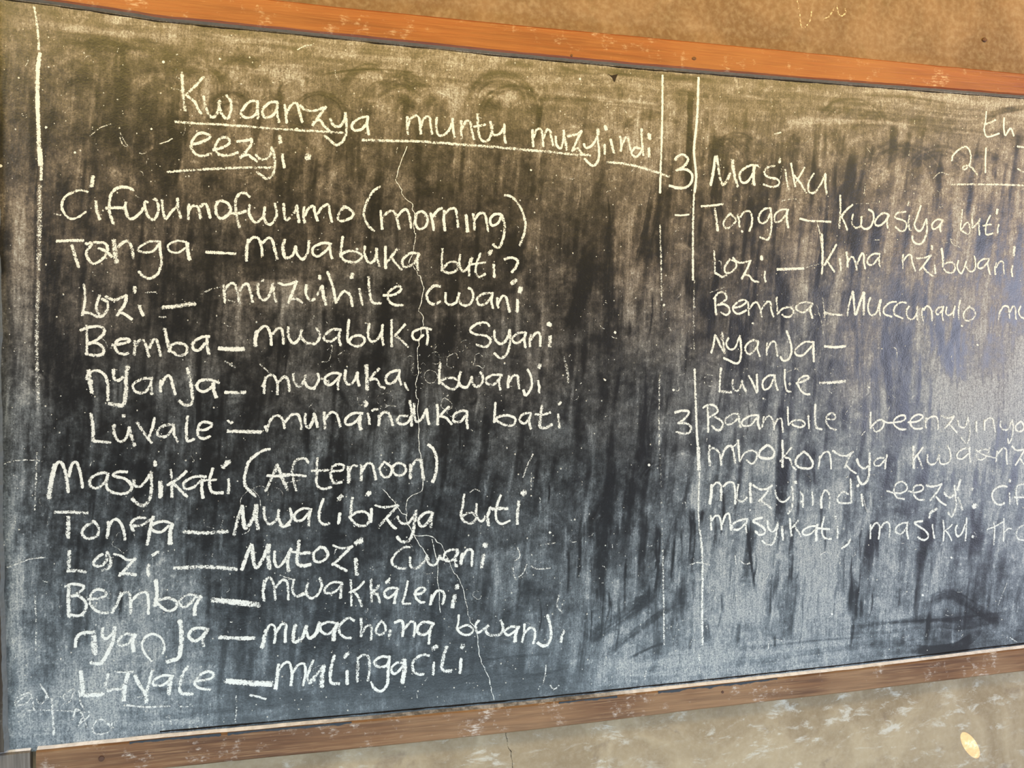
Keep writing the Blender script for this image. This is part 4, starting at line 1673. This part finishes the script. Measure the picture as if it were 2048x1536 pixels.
# half-erased older writing and stray marks
gh = Ribbon()
G = lambda w, c, *p: gh.stroke(np.array(p, float).reshape(-1, 2), w, c)
for w, c, p in [
 (.0030,.62,(30,1412, 34,1395, 60,1385, 42,1398, 30,1410, 50,1408, 62,1396)), (.0030,.6,(62,1388, 66,1405, 68,1420)), (.0030,.6,(72,1395, 80,1408, 92,1398, 90,1380)),
 (.0034,.7,(80,1368, 92,1385, 98,1395)), (.0042,.7,(103,1395, 106,1430, 108,1470)), (.0030,.6,(130,1400, 128,1390, 148,1378, 140,1402, 126,1408)),
 (.0034,.65,(158,1380, 160,1400, 168,1418)), (.0036,.7,(145,1440, 152,1418, 165,1430, 158,1452)), (.0034,.65,(160,1448, 182,1428)), (.0030,.6,(165,1430, 175,1455)),
 (.0036,.65,(186,1450, 196,1440, 212,1442, 220,1462, 192,1468, 184,1455)), (.003,.6,(224,1446, 222,1462)), (.0034,.6,(338,1430, 344,1452)), (.0028,.55,(40,1422, 90,1420, 180,1424)),
 (.0036,.7,(253,1410, 290,1414, 340,1412)), (.003,.6,(360,1413, 376,1413)), (.003,.6,(472,1392, 473,1420, 470,1446)), (.004,.75,(500,1390, 520,1394, 532,1398)),
 (.0024,.6,(595,100, 610,92, 625,90)), (.0024,.55,(240,265, 250,285, 256,292, 246,290, 240,275)), (.0022,.55,(180,272, 200,256, 222,248)), (.0022,.6,(318,288, 335,283, 345,277)),
 (.0024,.5,(655,700, 665,690, 658,720, 644,724)), (.0024,.45,(690,700, 676,712, 680,724)), (.003,.5,(770,800, 772,810, 792,812)), (.0026,.5,(882,812, 886,800, 896,790)),
 (.0055,.55,(1128,715, 1135,745, 1136,765)), (.003,.65,(1046,955, 1055,930, 1066,908)), (.0022,.6,(1063,945, 1062,980)), (.0026,.6,(940,985, 950,978, 962,984)),
 (.004,.55,(1118,1190, 1114,1210, 1124,1225)), (.0026,.6,(1035,1095, 1040,1112, 1030,1122)), (.0026,.6,(1026,1135, 1030,1155, 1045,1148, 1054,1128)),
 (.0028,.6,(1085,1370, 1090,1350, 1092,1330)), (.003,.65,(1100,1370, 1108,1378, 1118,1370)), (.003,.6,(1290,1360, 1292,1340)), (.003,.6,(1262,1352, 1258,1340)),
 (.0028,.6,(1478,1120, 1490,1128, 1500,1126)), (.0028,.6,(1470,1110, 1472,1130)), (.0026,.6,(1640,1110, 1652,1104, 1664,1108)), (.0026,.6,(1672,1108, 1680,1118, 1679,1128)),
 (.0028,.55,(1536,1300, 1540,1282, 1560,1280, 1568,1290)), (.0022,.55,(1996,1210, 2008,1180, 2014,1165)), (.003,.6,(2020,1275, 2034,1285)), 
 (.003,.62,(1634,445, 1640,470, 1646,520)), (.0026,.55,(1645,595, 1650,640)), (.0026,.5,(1633,610, 1644,650, 1646,670)), (.0024,.55,(1780,694, 1792,698, 1794,716)),
 (.0026,.55,(1420,585, 1450,574)), (.0024,.5,(1570,745, 1600,735)), (.0024,.5,(1690,828, 1702,812)), (.0030,.6,(1722,872, 1730,862)), (.0026,.55,(1725,990, 1730,1010, 1736,1030)),
 (.0026,.5,(1940,950, 1945,930, 1950,912)), (.0026,.5,(1955,935, 1962,950, 1960,970)), (.0026,.55,(1900,478, 1905,488, 1920,495)), (.0026,.5,(1880,488, 1895,485)),
 (.0024,.55,(1900,480, 1908,478)), (.0024,.55,(1746,480, 1758,480)), (.0024,.5,(1780,484, 1795,484)), (.0024,.5,(1560,402, 1590,398, 1600,410)), (.0022,.45,(1705,408, 1755,406)),
 (.0026,.55,(1590,735, 1600,744)), (.0028,.5,(1510,330, 1520,335)), (.003,.7,(1548,268, 1562,265)), (.0026,.55,(1612,286, 1622,276)), (.003,.55,(1730,368, 1728,388)),
 (.0026,.6,(1866,357, 1880,345, 1898,350)), (.0022,.45,(560,968, 600,960)), (.003,.5,(560,1150, 590,1160)), (.0028,.55,(8,928, 28,922, 60,920, 86,922)), (.003,.6,(12,1135, 30,1130, 60,1118, 95,1114)),
 (.0035,.5,(1080,1090, 1110,1086)), (.003,.6,(1062,1132, 1076,1138, 1100,1136)), (.003,.6,(1380,1130, 1395,1125, 1420,1130)), (.0028,.6,(108,428, 122,430)), (.0028,.6,(290,585, 312,584)),
 (.0035,.55,(318,634, 334,634)), (.003,.5,(520,728, 545,752)), (.004,.5,(450,722, 470,735)), (.0026,.5,(455,600, 470,604))]:
    G(w * 1.0, c * 1.25, *p)
# small scratches and ticks
for i in range(520):
    x = random.uniform(10, 2060); y0 = 0.10 * x * 0.95 + 20; y1 = 1500 - 0.103 * x
    y = random.uniform(y0, y1)
    if x < 1150 and y < 1050 and random.random() < 0.55: continue
    L = random.choice((5, 6, 8, 10, 14, 20)) * random.uniform(.6, 1.3); a = random.gauss(math.pi / 2 - 0.15, 0.55) if random.random() < .6 else random.uniform(0, math.pi)
    b = random.uniform(-.5, .5)
    gh.stroke(np.array([(x, y), (x + L * .5 * math.cos(a), y + L * .5 * math.sin(a)), (x + L * math.cos(a + b), y + L * math.sin(a + b))]), random.uniform(.0010, .0022), random.uniform(.4, .72))
o = gh.build('half_erased_marks', M_THIN, board); o['kind'] = 'stuff'; o['label'] = 'faint half-erased letters, ticks and scratches'

# crumbs of chalk stuck to the panel
def crumbs(n):
    v = []; f = []
    for i in range(n):
        x = random.uniform(5, 2060); y0 = 0.095 * x + 25; y1 = 1495 - 0.103 * x
        y = y1 - (y1 - y0) * random.random() ** 1.15
        c = at(x, y, YB); r = random.choice((.0006, .0008, .0010, .0014)) * random.uniform(.7, 1.2)
        yy = float(surf_y(np.array([c[0]]), np.array([c[2]]))[0])
        b = len(v)
        for k in range(5):
            a = k * 2 * math.pi / 5 + i
            v.append((c[0] + r * math.cos(a) * random.uniform(.7, 1.3), yy - 0.0001, c[2] + r * math.sin(a) * random.uniform(.7, 1.5)))
        v.append((c[0], yy - r * 0.5, c[2]))
        f += [(b + k, b + (k + 1) % 5, b + 5) for k in range(5)]
    return v, f
M_CRUMB = mat_flat('chalk_crumb', (0.62, 0.60, 0.55), 0.9, 0.1)
v, f = crumbs(1500)
o = link('chalk_crumbs', v, f, M_CRUMB, board); o['kind'] = 'stuff'; o['label'] = 'scattered white specks of chalk'
# the fatter dots one can see from afar
bd = Ribbon()
for x, y, r in [(594,258,3),(714,498,3),(1328,610,3),(1298,930,3),(1484,463,3),(1506,647,3),(1923,652,3),(1955,690,3),(1738,775,2.5),(1526,797,2.5),(1347,780,3),(1230,665,3),(1062,340,2.5),
                (303,258,2.5),(92,255,3),(327,124,3),(150,305,2.5),(440,118,2.5),(1603,1003,3),(1902,1115,3),(1664,1228,3),(1845,1190,3),(1210,760,2.5),(1160,158,3),(1100,1065,3),(1500,1020,2),(2,332,3)]:
    bd.stroke(np.array([(x - r * .4, y - r * .3), (x + r * .4, y + r * .3)]), r * 0.0014, 1.05)
o = bd.build('chalk_dot', M_CHALK, board); o['kind'] = 'stuff'; o['label'] = 'stray white chalk dots'
# plaster chipped at the top right of the first column
M_CHIP = mat_flat('chipped_plaster', (0.035, 0.026, 0.020), 0.9, 0.1)
def chip(pts, name='plaster_chip', mat=None, y=YB):
    q = at(np.array(pts, float)[:, 0], np.array(pts, float)[:, 1], y)
    c = q.mean(0); yy = float(surf_y(q[:1, 0], q[:1, 2])[0])
    v = [(p[0], yy - 0.0003, p[2]) for p in q] + [(c[0], yy + 0.0002 - 0.0006, c[2])]
    n = len(q)
    return link(name, v, [(i, (i + 1) % n, n) for i in range(n)], mat or M_CHIP, board)
chip([(1216,148), (1223,151), (1236,148), (1233,154), (1229,165), (1224,156)])
for pts in ([(1134,106),(1140,100),(1143,107),(1150,103),(1152,112),(1140,113)], [(1380,118),(1391,113),(1398,119),(1390,122)], [(1338,129),(1352,132),(1345,135)]):
    chip(pts, 'wood_chip', M_RUST, -TR)

# ------------------------------------------------------------------ marks on the wall
r = Ribbon()
k = 2.415
for p in ((950,-60, 952,0, 965,80, 975,135, 1010,110, 1020,60, 1028,20), (1080,92, 1105,80, 1125,50, 1140,15), (1142,18, 1150,60, 1165,78, 1186,62, 1182,42)):
    r.stroke(np.array(p, float).reshape(-1, 2) / k + (1200, 0), .0034, .62, False, 0.0)
M_SCRIB = mat_chalk('cream_scribble', (0.85, 0.66, 0.45), 0.9)
o = r.build('wall_scribble', M_SCRIB, wall); o['label'] = 'small pale looping scribble on the ochre plaster'
crack('wall_crack', wall, [(1012,1462, 1015,1490, 1022,1512, 1026,1545)], mat_chalk('crack_shadow', (0.03, 0.02, 0.015), 0.9), 0.0013, 0.9, 0.0, 'short dark crack below the bottom rail')
nail = disc('bent_nail', 1968, 80, 0.0, 6.5, 0.002, M_RUST, None, 12, 0.75)
nail['label'] = 'small rusty nail in the ochre wall above the top rail'; nail['category'] = 'nail'
tip = Ribbon()
